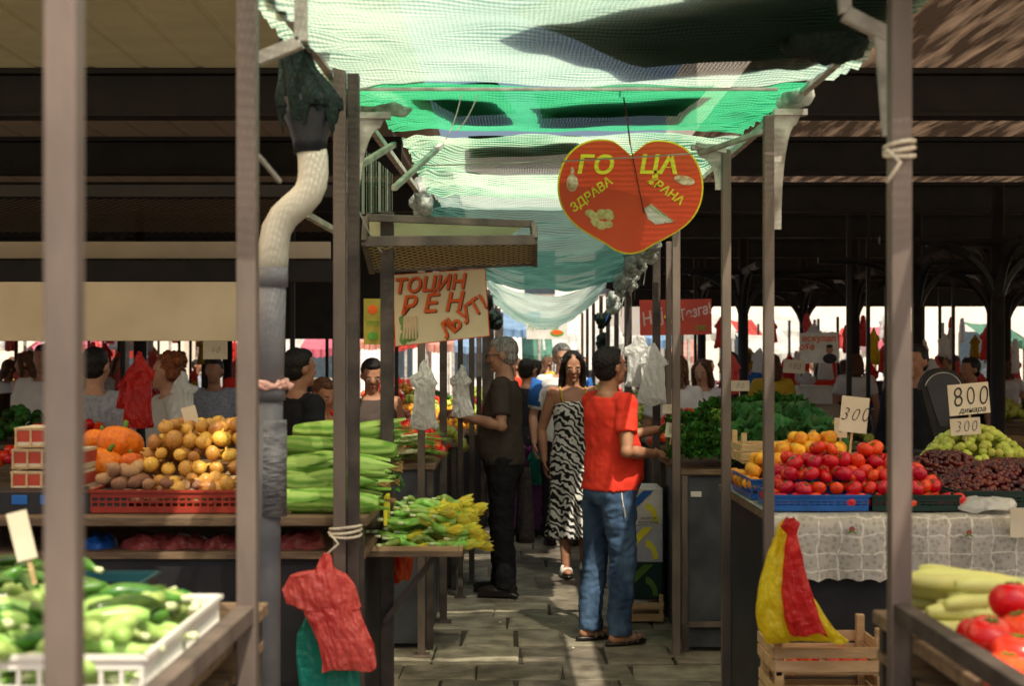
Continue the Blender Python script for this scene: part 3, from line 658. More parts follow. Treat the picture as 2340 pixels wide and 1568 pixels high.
net('bright green shade net stretched over the aisle',-.58,.98,4.6,6.05,2.515,2.60,.01,.015,.0,net2,(-.50,.98))
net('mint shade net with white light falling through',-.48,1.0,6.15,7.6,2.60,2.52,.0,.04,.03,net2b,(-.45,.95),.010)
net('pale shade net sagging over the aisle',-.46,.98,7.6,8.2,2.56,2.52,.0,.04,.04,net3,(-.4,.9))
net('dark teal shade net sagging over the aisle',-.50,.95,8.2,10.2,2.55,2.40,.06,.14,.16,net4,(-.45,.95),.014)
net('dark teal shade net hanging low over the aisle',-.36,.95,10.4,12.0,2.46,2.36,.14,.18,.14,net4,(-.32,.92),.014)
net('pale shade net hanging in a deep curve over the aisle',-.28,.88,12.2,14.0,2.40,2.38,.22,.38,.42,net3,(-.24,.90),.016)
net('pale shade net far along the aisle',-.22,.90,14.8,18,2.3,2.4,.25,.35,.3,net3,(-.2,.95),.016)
def shadow_patch(label,pts):  # opaque piece added just above a net to make a shadow area on it
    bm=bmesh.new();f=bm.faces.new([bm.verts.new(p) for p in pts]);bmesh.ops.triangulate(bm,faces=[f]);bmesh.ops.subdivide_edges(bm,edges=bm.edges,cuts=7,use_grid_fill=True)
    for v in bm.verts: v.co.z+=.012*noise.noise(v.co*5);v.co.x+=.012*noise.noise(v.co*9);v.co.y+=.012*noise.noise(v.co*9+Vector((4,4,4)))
    me=bpy.data.meshes.new('net_shadow_piece');bm.to_mesh(me);bm.free();me.materials.append(shadow_sheet);o=bpy.data.objects.new('net_shadow_piece',me);COL.objects.link(o);thing(o,label,'shadow sheet')
shadow_patch('added dark sheet shadowing the pale shade net',[(-.02,3.75,2.545),(.42,3.25,2.545),(.25,2.6,2.545),(1.02,2.6,2.56),(1.05,4.1,2.555),(.88,4.35,2.55),(.42,4.50,2.545)])
shadow_patch('added dark strip shadowing the green shade net',[(-.36,4.90,2.57),(-.05,4.85,2.57),(.02,5.7,2.61),(-.22,5.75,2.61)])
shadow_patch('added dark strip shadowing the green shade net',[(.08,5.05,2.57),(.70,4.9,2.57),(.66,5.75,2.61),(.12,5.8,2.61)])
shadow_patch('added dark strip shadowing the green shade net',[(-.2,6.4,2.63),(.3,6.3,2.62),(.4,6.8,2.61),(-.2,6.9,2.61)])
def rope(name,pts,r,mat,label,cat='rope'):
    B=MB();B.tube(pts,r,6);return thing(B.obj(name,mat,smooth=True),label,cat)
def sagline(a,b,s_,n=14):
    a=Vector(a);b=Vector(b);return [a.lerp(b,i/n)-Vector((0,0,s_*4*(i/n)*(1-i/n))) for i in range(n+1)]
def Pn(u,v,d): return (X(u,d),d,Z(v,d))
rope('string',sagline(Pn(940,378,5.8),Pn(1660,345,5.7),.01),.003,string_m,'pale string stretched across the aisle','string')
rope('string',sagline(Pn(1055,215,4.7),Pn(1018,318,4.7),.02),.0018,string_m,'loose white string hanging from the net','string')
rope('string',sagline(Pn(1092,215,4.7),Pn(1040,300,4.7),.02),.0018,string_m,'loose white string hanging from the net','string')
rope('string',sagline(Pn(900,600,5.1),Pn(820,480,4.9),.03),.003,string_m,'pale cord looped on the stall frame','string')
rope('wire',[Pn(1420,195,4.65),Pn(1432,260,5.2),Pn(1440,330,5.8)],.003,iron,'black wire holding the heart sign','wire')
def crumple(label,c,r,mat,n=7,name='bunched_net',disp=.03,ds=14):
    B=MB()
    for i in range(n): B.ell((c[0]+U(-1,1)*r[0]*.6,c[1]+U(-1,1)*r[1]*.6,c[2]+U(-1,1)*r[2]*.6),(r[0]*.45,r[1]*.45,r[2]*.45))
    o=bpy.data.objects.new(name,remesh(B,.012,1,disp,ds));o.data.materials.clear();o.data.materials.append(mat);COL.objects.link(o)
    loc=Vector(c)
    for v in o.data.vertices:v.co-=loc
    o.location=loc;thing(o,label,'net');return o
netsolid=M('net_cloth_dark',(.010,.026,.021),(.004,.010,.009),.85,60,.5,90)
netpale=M('net_cloth_pale',(.78,.82,.78),(.25,.31,.28),.6,18,.8,50,trans=.4)
crumple('bunched dark green net tied at a post top',(X(1880,3.9),3.9,Z(95,3.9)),(.12,.12,.07),netsolid,12)
crumple('bunched pale plastic net at the post corner',(X(1805,4.8),4.8,Z(230,4.8)),(.07,.1,.035),netpale)
crumple('bunched pale plastic sheet on the stall frame',(X(860,5.1),5.1,Z(235,5.1)),(.12,.08,.035),netpale)
crumple('bunched pale plastic sheet on the stall frame',(X(965,8),8,Z(450,8)),(.06,.2,.12),netpale)
for (u,v,d) in((1480,570,8.8),(1450,600,10),(1425,650,11.5),(1400,690,13),(1378,735,15),(1130,730,15),(1110,690,13),(1020,480,8.8),(1440,640,11),(1375,780,16)):
    crumple('crumpled plastic sheet and cords at the net edge',(X(u,d),d,Z(v,d)),(.06,.2,.09),netpale if R()<.65 else netsolid,8,disp=.045,ds=18)
for i in range(10):
    d=9+i*.6;rope('cord',sagline(Pn(1490-i*9,545+i*12,d),Pn(1470-i*9+U(-20,20),640+i*12,d),.02),.004,random.choice((c_blue,string_m,iron)),'loose cord hanging at the net edge','cord')
# ================= drain pipe =================
D=4.1;dp=empty('drain_pipe',(X(625,D),D,0));thing(dp,'grey drain pipe with offset bend and net wrapped funnel','drain pipe')
def pt(u,v,dd=D): return (X(u,dd),dd,Z(v,dd))
B=MB();B.tube([pt(612,1568+400),pt(612,1180),pt(616,900)],[.037,.037,.04],20);B.tube([pt(616,915),pt(617,880)],.046,20);B.obj('lower_pipe',pipe_m,dp,smooth=True)
B=MB();B.tube([pt(617,900),pt(624,620)],.039,20);B.tube([pt(624,655),pt(624,612)],.043,20);B.obj('middle_pipe',M('mid_grey_pipe',(.25,.25,.275),(.14,.14,.165),.5,6,.1),dp,smooth=True)
bp=[(624,630),(625,590),(626,560),(632,525),(648,496),(668,477),(688,460),(704,442),(713,420),(716,395),(715,360),(709,325)]
B=MB();B.tube([pt(*q) for q in bp],[.041]+[.0435]*11,24);B.obj('bend_pipe',pipe_w,dp,smooth=True)
B=MB();B.tube([pt(709,350),pt(708,322),pt(706,270),pt(702,225)],[.047,.05,.074,.082],24);B.obj('funnel',M('black_funnel',(.025,.03,.042),None,.3),dp,smooth=True)
B=MB();rr=[];ctrl_=((706,272,.080),(708,250,.088),(704,225,.086),(694,190,.068),(680,155,.050),(672,125,.044),(680,95,.050),(700,60,.058),(716,20,.064),(722,-30,.066),(722,-90,.06))
cc=[]
for i in range(len(ctrl_)-1):
    for k in range(6):
        t=k/6;cc.append(tuple(ctrl_[i][q]*(1-t)+ctrl_[i+1][q]*t for q in range(3)))
for i,(u,v,r_) in enumerate(cc):
    c=Vector(pt(u,v));rr.append([c+Vector((math.cos(a),math.sin(a),0))*r_*(1+.09*math.sin(9*a+i*.06)+.05*noise.noise(Vector((math.cos(a)*3,math.sin(a)*3,i*.15)))+.04*math.sin(23*a+i*.05))+Vector((0,0,(.028*math.sin(5*a+1)+.015*math.sin(13*a))*(i<6))) for a in [6.283*j/120 for j in range(120)]])
B.rings(rr,False);B.obj('net_wrap',netsolid,dp,smooth=True)
B=MB()
for i in range(4):
    B.tube([Vector(pt(614,880+U(-7,8)))+Vector((math.cos(a)*.050,math.sin(a)*.050,.006*math.sin(3*a+i))) for a in [6.283*j/16 for j in range(17)]],[.006+.004*math.sin(j*2.1+i) for j in range(17)],7)
B.tube([pt(655,878),pt(668,886)],[.010,.012],8);B.obj('bag_tie',M('pale_pink_bag',(.85,.50,.43),(.7,.36,.30),.4,20,.8,60),dp,smooth=True)
B=MB();B.tube([pt(622,1180),pt(622,960)],[.0425,.0425],20);B.obj('tape_wrap',M('grey_tape',(.24,.24,.26),(.10,.10,.115),.35,20,.9,40,stretch=(1,1,3)),dp,smooth=True)
def knot(u,v,d,r,label,n=3):
    B=MB();x=X(u,d);z=Z(v,d)
    for i in range(n):
        B.tube([(x+math.cos(a)*r,d+math.sin(a)*r,z+i*.011+.006*math.sin(a+i)) for a in [6.283*j/14 for j in range(15)]],.0045,6)
    B.tube([(x-r,d-r*.6,z+.01),(x-r*.3,d-r*1.4,z-.02),(x-r*1.2,d-r*1.3,z-.06)],.004,6)
    thing(B.obj('rope_knot',rope_m,smooth=True),label,'rope')
knot(2055,355,2.9,.030,'white rope knotted round a steel post');knot(790,1222,4.35,.048,'pale rope tied round paired steel posts')
# ================= awning shelf =================
ar=empty('awning_frame',(-.2,5.3,2.1));thing(ar,'steel flap frame with cream sheet and wire mesh underside','awning')
def P3(u,v,d): return Vector((X(u,d),d,Z(v,d)))
a0=P3(833,552,4.95);a1=P3(1222,548,5.05);b0=P3(850,618,5.30);b1=P3(1222,602,5.40);c0=P3(836,497,4.98);c1=P3(1218,512,5.08)
def bar(B,a,b,w=.03,h=.03):
    d=b-a;rot=d.to_track_quat('X','Z').to_matrix();B.box((a+b)/2,(d.length,w,h),rot)
B=MB()
for a,b,h in((a0,a1,.036),(b0,b1,.018),(a1,b1,.03),(a0,b0,.03),(c0,c1,.026),(c1,a1,.03),(c0,a0,.03)): bar(B,a,b,.02,h)
B.obj('frame',steel,ar,bevel=.002)
B=MB();B.add([a0+Vector((0,0,-.012)),a1+Vector((0,0,-.012)),b1+Vector((0,-.012,0)),b0+Vector((0,-.012,0))],[(0,1,2,3)])
B.obj('mesh_panel',mesh_mat('awning_mesh',(.75,.62,.34),34),ar)
up=Vector((0,.05,.01));B=MB();B.add([a0+up,a1+up,b1+up,b0+up],[(0,1,2,3)]);B.obj('backing_sheet',beam_d,ar)
B=MB();B.add([c0+Vector((.01,.01,.0)),c1+Vector((-.02,.01,.0)),P3(1150,548,5.2),P3(845,548,5.2)],[(0,1,2,3)]);B.obj('cover_sheet',M('cover_cream',(.80,.70,.48),None,.7,3,trans=.45),ar)
B=MB();B.add([P3(822,330,5.3),P3(900,400,5.5),P3(900,480,5.5),P3(822,490,5.3)],[(0,1,2,3)]);thing(B.obj('wire_grid',mesh_mat('pale_mesh',(.5,.5,.45),60),origin=(0,0,0)),'pale wire grid fixed to the stall frame','grid')
# ================= bags =================
def refine(prof,k=6):
    out=[]
    for i in range(len(prof)-1):
        for j in range(k):
            t=j/k;t=t*t*(3-2*t)*.5+t*.5;out.append(tuple(prof[i][q]*(1-t)+prof[i+1][q]*t for q in range(4)))
    out.append(prof[-1]);return out
def ridge(p): return 1-2*abs(noise.noise(p))
BAGS=[]
def bag(name,loc,prof,mat,label,seed=1,group=None,crease=.009,n=72):
    B=MB();B.T=Matrix.Translation(loc);rr=[]
    for i,(x,z,a,b) in enumerate(refine(prof)):
        rr.append([Vector((x+math.cos(t)*a*(1+.05*math.sin(5*t+i*.12+seed)),math.sin(t)*b*(1+.22*math.sin(4*t+i*.2+seed)),z+.006*math.sin(3*t+i*.3))) for t in [6.283*j/n for j in range(n)]])
    B.rings(rr);o=B.obj(name,mat,smooth=True)
    for v in o.data.vertices:
        c=v.co.copy();q=Vector((c.x*30+seed,c.y*26,c.z*13+c.x*8));s=crease*ridge(q)+crease*.55*ridge(q*2.5+Vector((5,1,2)))+crease*.3*ridge(q*5+Vector((1,7,2)))
        v.co=c+Vector((noise.noise(q*.5)*crease,-s if c.y<0 else s,noise.noise(q*.6+Vector((3,3,3)))*crease*.8))
    thing(o,label,'plastic bag',group);return o
d=4.2;s=d/F
bag('plastic_bag',(X(745,d),d,Z(1268,d)),[(0,0,.006,.006),(0,-.015,.018,.012),(0,-.035,.022,.012),(0,-.05,.03,.015),(-18*s,-.062,.080,.016),(-14*s,-.10,.108,.018),(-4*s,-.15,.112,.016),(10*s,-.162,.085,.018),(25*s,-.20,.078,.022),(45*s,-.26,.080,.022),(52*s,-.32,.080,.014),(48*s,-.342,.074,.004)],pink_bag,'crumpled pink plastic bag tied and hanging from a post',2,None,.009,140)
bag('plastic_bag',(X(740,4.28),4.28,Z(1400,4.28)),[(0,0,.05,.01),(0,-.06,.078,.012),(.01,-.15,.088,.014),(.02,-.26,.095,.015)],teal_bag,'green plastic bag hanging beneath a pink one',5)
d=4.15
bag('plastic_bag',(X(1796,d),d,Z(1195,d)),[(0,0,.008,.006),(-.005,-.02,.022,.012),(-.010,-.04,.018,.012),(-.012,-.10,.042,.02),(-.012,-.18,.062,.028),(.01,-.26,.090,.034),(.040,-.32,.115,.034),(.055,-.345,.120,.015)],yellow_bag,'yellow plastic bag hanging by a wooden crate',3,None,.010,140)
d=4.09
bag('plastic_bag',(X(1808,d),d,Z(1185,d)),[(0,0,.010,.006),(-.004,-.02,.028,.012),(.003,-.045,.014,.010),(.006,-.10,.028,.012),(.015,-.20,.036,.014),(.03,-.28,.046,.014),(.05,-.335,.052,.010)],red_bag,'red plastic bag hanging over a yellow one',4,None,.009,120)
def wbag(u,v,d,w,h,mat=white_bag,label='white plastic carrier bags hanging on a hook',seed=1):
    return bag('plastic_bag',(X(u,d),d,Z(v,d)),[(0,0,.008,.006),(U(-.01,.01),-.06*h,w*.12,.012),(U(-.01,.01),-.18*h,w*.26,.018),(U(-.01,.01),-.26*h,w*.46,.02),(.0,-.34*h,w*.5,.022),(.0,-.40*h,w*.36,.022),(0,-.65*h,w*.38,.025),(.0,-.9*h,w*.46,.022),(0,-.97*h,w*.5,.012),(0,-h,w*.46,.006)],mat,label,seed,'plastic bags hanging at stalls',.012)
wbag(970,825,7.6,.15,.36,seed=1);wbag(1055,835,8.9,.14,.32,seed=2);wbag(1460,765,9.4,.20,.34,seed=3);wbag(1492,785,9.3,.20,.40,seed=6)
wbag(418,850,7.8,.15,.31,seed=4);wbag(318,805,7.9,.17,.42,red_bag,'red plastic bags hanging on a hook',5);wbag(1222,1020,13,.14,.35,teal_bag,'green plastic bag carried by a shopper',8)
wbag(288,860,7.95,.10,.18,red_bag,'red plastic bags hanging on a hook',5)
for i in range(20):
    d=U(11,23);side=R()<.4;u=U(0,540) if side else U(1640,2320)
    BAGS.append(wbag(u,U(790,850),d,U(.15,.25),U(.25,.5),(red_bag,pink_bag,white_bag,pink_bag,yellow_bag,orange_bag,white_bag,white_bag,pink_bag,c_yel)[i%10],'coloured plastic bags hanging at a far stall',i))
for i in range(130):
    d=U(17,25);u=U(0,540) if R()<.35 else U(1640,2330)
    copy_thing(random.choice(BAGS),(X(u,d),d,Z(U(735,890),d)-.3),U(0,6.28))
bag('plastic_bag',(X(916,5.2),5.2,Z(1262,5.2)),[(0,0,.04,.02),(0,-.03,.045,.03),(.0,-.07,.042,.03),(0,-.105,.03,.02)],orange_bag,'orange bag hanging under the blossom tray',7)
for i,(u,v,w_) in enumerate(((340,1252,.09),(420,1256,.09),(510,1256,.07),(690,1250,.08),(655,1256,.06),(225,1256,.06))):
    bag('plastic_bag',(X(u,4.6),4.6,Z(v,4.6)),[(0,.045,w_*.4,.05),(0,.03,w_*.8,.07),(0,0.0,w_,.08),(0,-.015,w_*.95,.08)],blue_p if i==5 else dull_bag,'folded plastic bags lying on a lower shelf',i,'bags on the lower shelf')
# ================= stalls =================
def stall(x0,x1,y0,y1,zt,topm,frontm,label,shelf=0,fz=0.03,legm=steel_d,th=.03):
    r=empty('market_stall',((x0+x1)/2,(y0+y1)/2,0));thing(r,label,'market stall')
    B=MB();B.box(((x0+x1)/2,(y0+y1)/2,zt-th/2),(x1-x0,y1-y0,th));B.obj('counter_top',topm,r,bevel=.004)
    pt_=zt-th-shelf
    if shelf:
        B=MB();B.box(((x0+x1)/2,(y0+y1)/2+.01,pt_-.01),(x1-x0-.02,y1-y0-.03,.02));B.obj('shelf',topm,r)
        pt_-=.022
    B=MB();B.box(((x0+x1)/2,y0+.05,(pt_+fz)/2),(x1-x0-.09,.02,pt_-fz-.002));B.obj('front_panel',frontm,r)
    for xx in(x0+.05,x1-.05):
        B=MB();B.box((xx,(y0+y1)/2,(pt_+fz)/2),(.02,y1-y0-.16,pt_-fz-.002));B.obj('side_panel',frontm,r)
    for xx in(x0+.03,x1-.03):
        for yy in(y0+.03,y1-.03):
            B=MB();B.box((xx,yy,(zt-th)/2),(.035,.035,zt-th-.001));B.obj('leg',legm,r)
    return r
stall(-2.9,-.45,4.42,5.4,1.135,board,panel_d,'wooden market stall counter loaded with onions and corn',.085)
stall(-1.9,-.565,2.1,3.3,1.06,board,panel_d,'market stall holding crates of zucchini',.06)
stall(.81,2.2,1.6,3.2,1.06,board,panel_d,'market stall holding tomatoes and squash',.06)
stall(.90,3.3,4.9,6.2,1.08,board,panel_d,'market stall covered by a pale lace tablecloth')
stall(.93,3.0,7.85,9.1,1.02,board,panel_g,'grey cabinet market stall covered with leafy greens')
stall(-2.2,-.43,7.95,9.2,1.04,board,panel_g,'grey cabinet market stall with tomatoes and spring onions')
stall(-2.2,-.38,10.0,11.6,1.04,board,panel_d,'dark market stall along the stone aisle')
stall(.98,3.0,9.7,11,1.04,board,panel_d,'dark market stall along the stone aisle')
for y in(12.4,14.6,16.8,19,21.3):
    stall(-2.3,-.35+.01*y,y,y+1.5,1.0,board,panel_d,'dark market stall further along the aisle');stall(.95+.012*y,3,y,y+1.5,1.0,board,panel_d,'dark market stall further along the aisle')
for y in(10.5,14,17.5,21):
    for x in(-5.8,-9,4.6,8):
        stall(x,x+2.4,y,y+1.1,1.0,board,random.choice((panel_d,panel_g,board)),'market stall in the shade of the roof')
B=MB()
for a,b in(((.955,1.0),(1.21,1.0)),((.955,.16),(1.21,.16)),((.955,.16),(.955,1.0)),((1.21,.16),(1.21,1.0))):
    bar(B,Vector((a[0],7.87,a[1])),Vector((b[0],7.87,b[1])),.02,.03)
B.m=1;B.box((1.02,7.885,.88),(.06,.01,.03));thing(B.obj('cabinet_frame',[steel,white_p],bevel=.002),'metal frame with small sticker on a grey cabinet door','frame')
lace=bpy.data.materials.new('lace_cloth');lace.use_nodes=True;nt=lace.node_tree;N=nt.nodes;L=nt.links;p=N['Principled BSDF'];p.inputs['Roughness'].default_value=.4
tc=N.new('ShaderNodeTexCoord');br=N.new('ShaderNodeTexBrick');br.inputs['Scale'].default_value=1;br.offset=0;br.inputs['Brick Width'].default_value=.075;br.inputs['Row Height'].default_value=.06;br.inputs['Mortar Size'].default_value=.003
nz=N.new('ShaderNodeTexNoise');nz.inputs['Scale'].default_value=14;L.new(tc.outputs['Object'],nz.inputs['Vector'])
ad=N.new('ShaderNodeMixRGB');ad.blend_type='LINEAR_LIGHT';ad.inputs[0].default_value=.02;L.new(tc.outputs['Object'],ad.inputs[1]);L.new(nz.outputs['Color'],ad.inputs[2])
mp=N.new('ShaderNodeMapping');mp.inputs['Rotation'].default_value=(rad(90),0,0);L.new(ad.outputs[0],mp.inputs[0]);L.new(mp.outputs[0],br.inputs[0])
br.inputs['Color1'].default_value=(.50,.47,.42,1);br.inputs['Color2'].default_value=(.37,.345,.31,1);br.inputs['Mortar'].default_value=(.66,.63,.58,1)
vo=N.new('ShaderNodeTexVoronoi');vo.inputs['Scale'].default_value=60;L.new(tc.outputs['Object'],vo.inputs['Vector'])
r1=N.new('ShaderNodeValToRGB');L.new(vo.outputs['Distance'],r1.inputs[0]);r1.color_ramp.elements[0].color=(.45,.43,.4,1);r1.color_ramp.elements[1].color=(1,1,1,1);r1.color_ramp.elements[1].position=.6
mx=N.new('ShaderNodeMixRGB');mx.blend_type='MULTIPLY';mx.inputs[0].default_value=.8;L.new(br.outputs[0],mx.inputs[1]);L.new(r1.outputs[0],mx.inputs[2]);L.new(mx.outputs[0],p.inputs['Base Color'])
B=MB();n=160;vs_=[];fs=[];rows=[(6.1,1.086),(4.95,1.086),(4.885,1.08),(4.875,1.04),(4.87,.97),(4.87,.90),(4.865,.862)]
for k,(y,z) in enumerate(rows):
    for i in range(n+1):
        x=.895+i*2.4/n;f=max(0,k-2)/4;vs_.append((x,y-.016*f*math.sin(x*22+1.5*math.sin(x*5))-.006*f*math.sin(x*61),z+(.012*abs(math.sin(x*45)) if k==6 else 0)+(.003*noise.noise(Vector((x*6,y*6,0))) if k<2 else 0)))
for k in range(len(rows)-1):
    for i in range(n): a=k*(n+1)+i;fs.append((a,a+1,a+n+2,a+n+1))
B.add(vs_,fs);tcl=B.obj('tablecloth',lace,origin=(0,0,0),smooth=True);thing(tcl,'pale lace patterned plastic tablecloth draped over a stall','tablecloth')
fpr=M('flower_print_red',(.35,.07,.07),None,.6)
for i in range(5):
    B=MB();x=1.16+i*.40;z=1.045-.012*(i%2);B.m=0
    for q in range(5): B.ell((x+.006*math.cos(q*1.26),4.852,z+.006*math.sin(q*1.26)),(.005,.0015,.005),8,5)
    B.m=1;B.tube([(x-.014,4.851,z-.012),(x,4.851,z-.006),(x+.014,4.851,z-.014)],[.002,.0035,.002],6)
    B.obj('flower_print',[fpr,stem_m],tcl,True)
# ================= crates =================
def pcrate(x0,x1,y0,y1,z0,h,mat,label,bars=.022,group=None,wall=.008):
    B=MB()
    cx=(x0+x1)/2;cy=(y0+y1)/2;w=x1-x0;d=y1-y0
    B.box((cx,cy,z0+.004),(w,d,.006))
    for z,hh in((z0+.012,.02),(z0+h-.01,.02),(z0+h*.52,.006)):
        B.box((cx,y0,z),(w,wall,hh));B.box((cx,y1,z),(w,wall,hh));B.box((x0,cy,z),(wall,d,hh));B.box((x1,cy,z),(wall,d,hh))
    k=int(w/bars)
    for i in range(k+1):
        for y in(y0,y1):B.box((x0+i*w/k,y,z0+h/2),(.006,wall*.7,h-.01))
    k=int(d/bars)
    for i in range(k+1):
        for x in(x0,x1):B.box((x,y0+i*d/k,z0+h/2),(wall*.7,.006,h-.01))
    B.box((cx,y0-wall*.7,z0+h),(w+.02,wall,.008));B.box((cx,y1+wall*.7,z0+h),(w+.02,wall,.008))
    B.box((x0-wall*.7,cy,z0+h),(wall,d+.02,.008));B.box((x1+wall*.7,cy,z0+h),(wall,d+.02,.008))
    return thing(B.obj('plastic_crate',mat),label,'crate',group)
def wcrate(x0,x1,y0,y1,z0,h,label,mat=wood):
    B=MB();w=x1-x0;d=y1-y0;cx=(x0+x1)/2;cy=(y0+y1)/2
    for x in(x0+.012,x1-.012):
        for y in(y0+.012,y1-.012): B.box((x,y,z0+h/2+.02),(.024,.024,h+.04))
    for z in(z0+.03,z0+h-.03):
        B.box((cx,y0-.003,z),(w,.006,h*.33));B.box((cx,y1+.003,z),(w,.006,h*.33));B.box((x0-.003,cy,z),(.006,d,h*.33));B.box((x1+.003,cy,z),(.006,d,h*.33))
    for i in range(5): B.box((cx,y0+d*(i+.5)/5,z0+.006),(w,d/5-.01,.006))
    return thing(B.obj('wooden_crate',mat,bevel=.0015),label,'crate')
pcrate(-.985,-.572,2.2,2.76,1.062,.10,white_p,'white slatted plastic crate full of pale zucchini',.03)
pcrate(-1.45,-1.0,2.3,2.74,1.062,.09,teal_p,'dark plastic crate full of zucchini',.03)
pcrate(-1.5,-.80,2.80,3.2,1.062,.08,teal_p,'dark blue plastic crate of cucumbers',.03)
pcrate(-1.33,-.87,4.50,4.9,1.137,.07,red_p,'red plastic crate of potatoes and onions')
pcrate(.925,1.25,5.0,5.34,1.09,.055,blue_p,'blue plastic crate of tomatoes')
pcrate(1.27,1.57,5.0,5.34,1.09,.055,green_p,'dark green plastic crate of tomatoes')
pcrate(.915,1.36,5.42,5.9,1.09,.075,blue_p,'blue plastic crate of nectarines')
pcrate(1.6,2.1,5.1,5.62,1.09,.06,green_p,'dark plastic crate of cherries')
pcrate(1.28,1.62,6.0,6.19,1.09,.11,red_p,'red punnet crate of strawberries')
for i in range(7):
    z=.003+i*.114;wcrate(.775+.004*(i%2),1.10+.004*(i%2),4.2,4.46,z,.10,'pale wooden crate stacked below hanging bags')
wcrate(.72,.93,8.75,9.1,.01,.13,'low wooden crate under banana boxes')
wcrate(1.05,1.45,6.5,6.8,1.15,.1,'wooden crate lying behind nectarines')
wcrate(-1.35,-.9,5.15,5.36,1.137,.12,'orange wooden crate behind onions')
strm=wave_mat('striped_box',(.70,.60,.44),(.50,.07,.045),4.2,0,'Z',.7,.02,rand=.2)
for i,(u,v) in enumerate(((85,1088),(170,1088),(88,1038),(168,1040),(92,990))):
    B=MB();x=X(u,4.75);zz=Z(v,4.75)-.01;w=.104;h=.066;B.box((x,4.75,zz),(w,.2,h));B.m=1
    B.box((x,4.649,zz+h*.43),(w+.004,.004,.006));B.box((x,4.649,zz-h*.43),(w+.004,.004,.006))
    for q in(-1,0,1): B.box((x+q*w*.46,4.648,zz),(.007,.005,h))
    o=B.obj('fruit_box',[strm,wood]);o.rotation_euler[2]=U(-.05,.05);thing(o,'small cream and red striped fruit box stacked on the counter','box','striped fruit boxes')
B=MB();B.box((X(80,4.55),4.6,1.17),(.62,.2,.07));B.m=1
for i in range(4): B.box((X(-20+i*65,4.5),4.498,1.18),(.05,.004,.03))
thing(B.obj('display_box',[panel_d,c_blue],bevel=.003),'dark box with blue and white packets on the counter','box')
def bbox(z,mt,label,txt=None,sw=yel_s,rt=.5):
    x0,x1,y0=.755,.935,8.85;r=empty('cardboard_box',((x0+x1)/2,y0+.15,z));thing(r,label,'cardboard box','stacked fruit boxes')
    B=MB();B.box((0,0,.115),(x1-x0,.36,.228));B.obj('carton',mt,r,True,bevel=.003)
    B=MB();o=[(-.085,.16),(-.03,.215),(.03,.215),(-.085,.10)];B.ext(o,-.184,-.1815);B.obj('printed_band',c_blue if mt is wht_s else sw,r,True)
    B=MB();n=10;o=[(.08*math.cos(t)-.02,.02+.12*math.sin(t)) for t in [1.5*i/n for i in range(n+1)]]+[(.05*math.cos(t)-.02,.02+.08*math.sin(t)) for t in [1.5*i/n for i in range(n,-1,-1)]];B.ext(o,-.184,-.1815);B.obj('printed_curve',sw,r,True)
    if txt:
        for i,t in enumerate(txt): lettering(t,.020,r,0,.02+i*.024,ink,-.1855,180,0,0)
dullw=M('grey_white_carton',(.55,.55,.60),(.42,.42,.48),.6)
bbox(.60,wht_s,'white banana box with blue and yellow print',('PRODUCE OF','ECUADOR'));bbox(.37,dullw,'grey white fruit box with yellow crescent print');bbox(.14,green_p,'dark green printed fruit box',sw=stem_m)
# ================= produce =================
def mesh_of(B,mats,smooth=True):
    me=B.mesh('produce');bm=bmesh.new();bm.from_mesh(me);bmesh.ops.recalc_face_normals(bm,faces=bm.faces);bm.to_mesh(me);bm.free()
    for m in mats:me.materials.append(m)
    if smooth:me.polygons.foreach_set('use_smooth',[True]*len(me.polygons))
    return me
def tomato_me(k):
    B=MB();rr=[];nu=20
    for i in range(12):
        a=math.pi*(.03+.94*i/11)-math.pi/2
        rr.append([Vector((math.cos(a)*math.cos(t)*(1+.035*math.cos((4+k)*t)),math.cos(a)*math.sin(t)*(1+.035*math.cos((4+k)*t)),.82*math.sin(a)-(.16*max(0,math.sin(a))**9))) for t in [6.283*j/nu for j in range(nu)]])
    B.rings(rr);B.m=1
    for i in range(5):
        a=i*1.257;B.tube([(0,0,.66),(.2*math.cos(a),.2*math.sin(a),.74),(.38*math.cos(a),.38*math.sin(a),.72)],[.06,.05,.01],5)
    return mesh_of(B,[tomato_m,stem_m])
TOM=[tomato_me(i) for i in range(3)]
def onion_me(k):
    B=MB();pr=[(0.03,-.92),(.12,-.9),(.55,-.76),(.88,-.42),(1,0),(.9,.42),(.6,.74),(.3,.92),(.14,1.1),(.10,1.35+.1*k),(.02,1.4+.1*k)];rr=[[Vector((r*math.cos(t),r*math.sin(t)*(1-.05*k),z*.9+.05*math.sin(2*t)*(z>.8))) for t in [6.283*j/18 for j in range(18)]] for r,z in pr];B.rings(rr);return mesh_of(B,[onion_m])
ONI=[onion_me(i) for i in range(3)]
def blob_me(mat,k,rx=1.25,ry=.85,rz=.75,nz=.18):
    B=MB();B.ell((0,0,0),(rx,ry,rz),18,12)
    for v in B.v: v+= v.normalized()*nz*noise.noise(v*1.1+Vector((k*7,0,0)))
    return mesh_of(B,[mat])
POT=[blob_me(potato_m,i) for i in range(4)];NEC=[blob_me(nect_m,i,1,1,.95,.05) for i in range(3)]
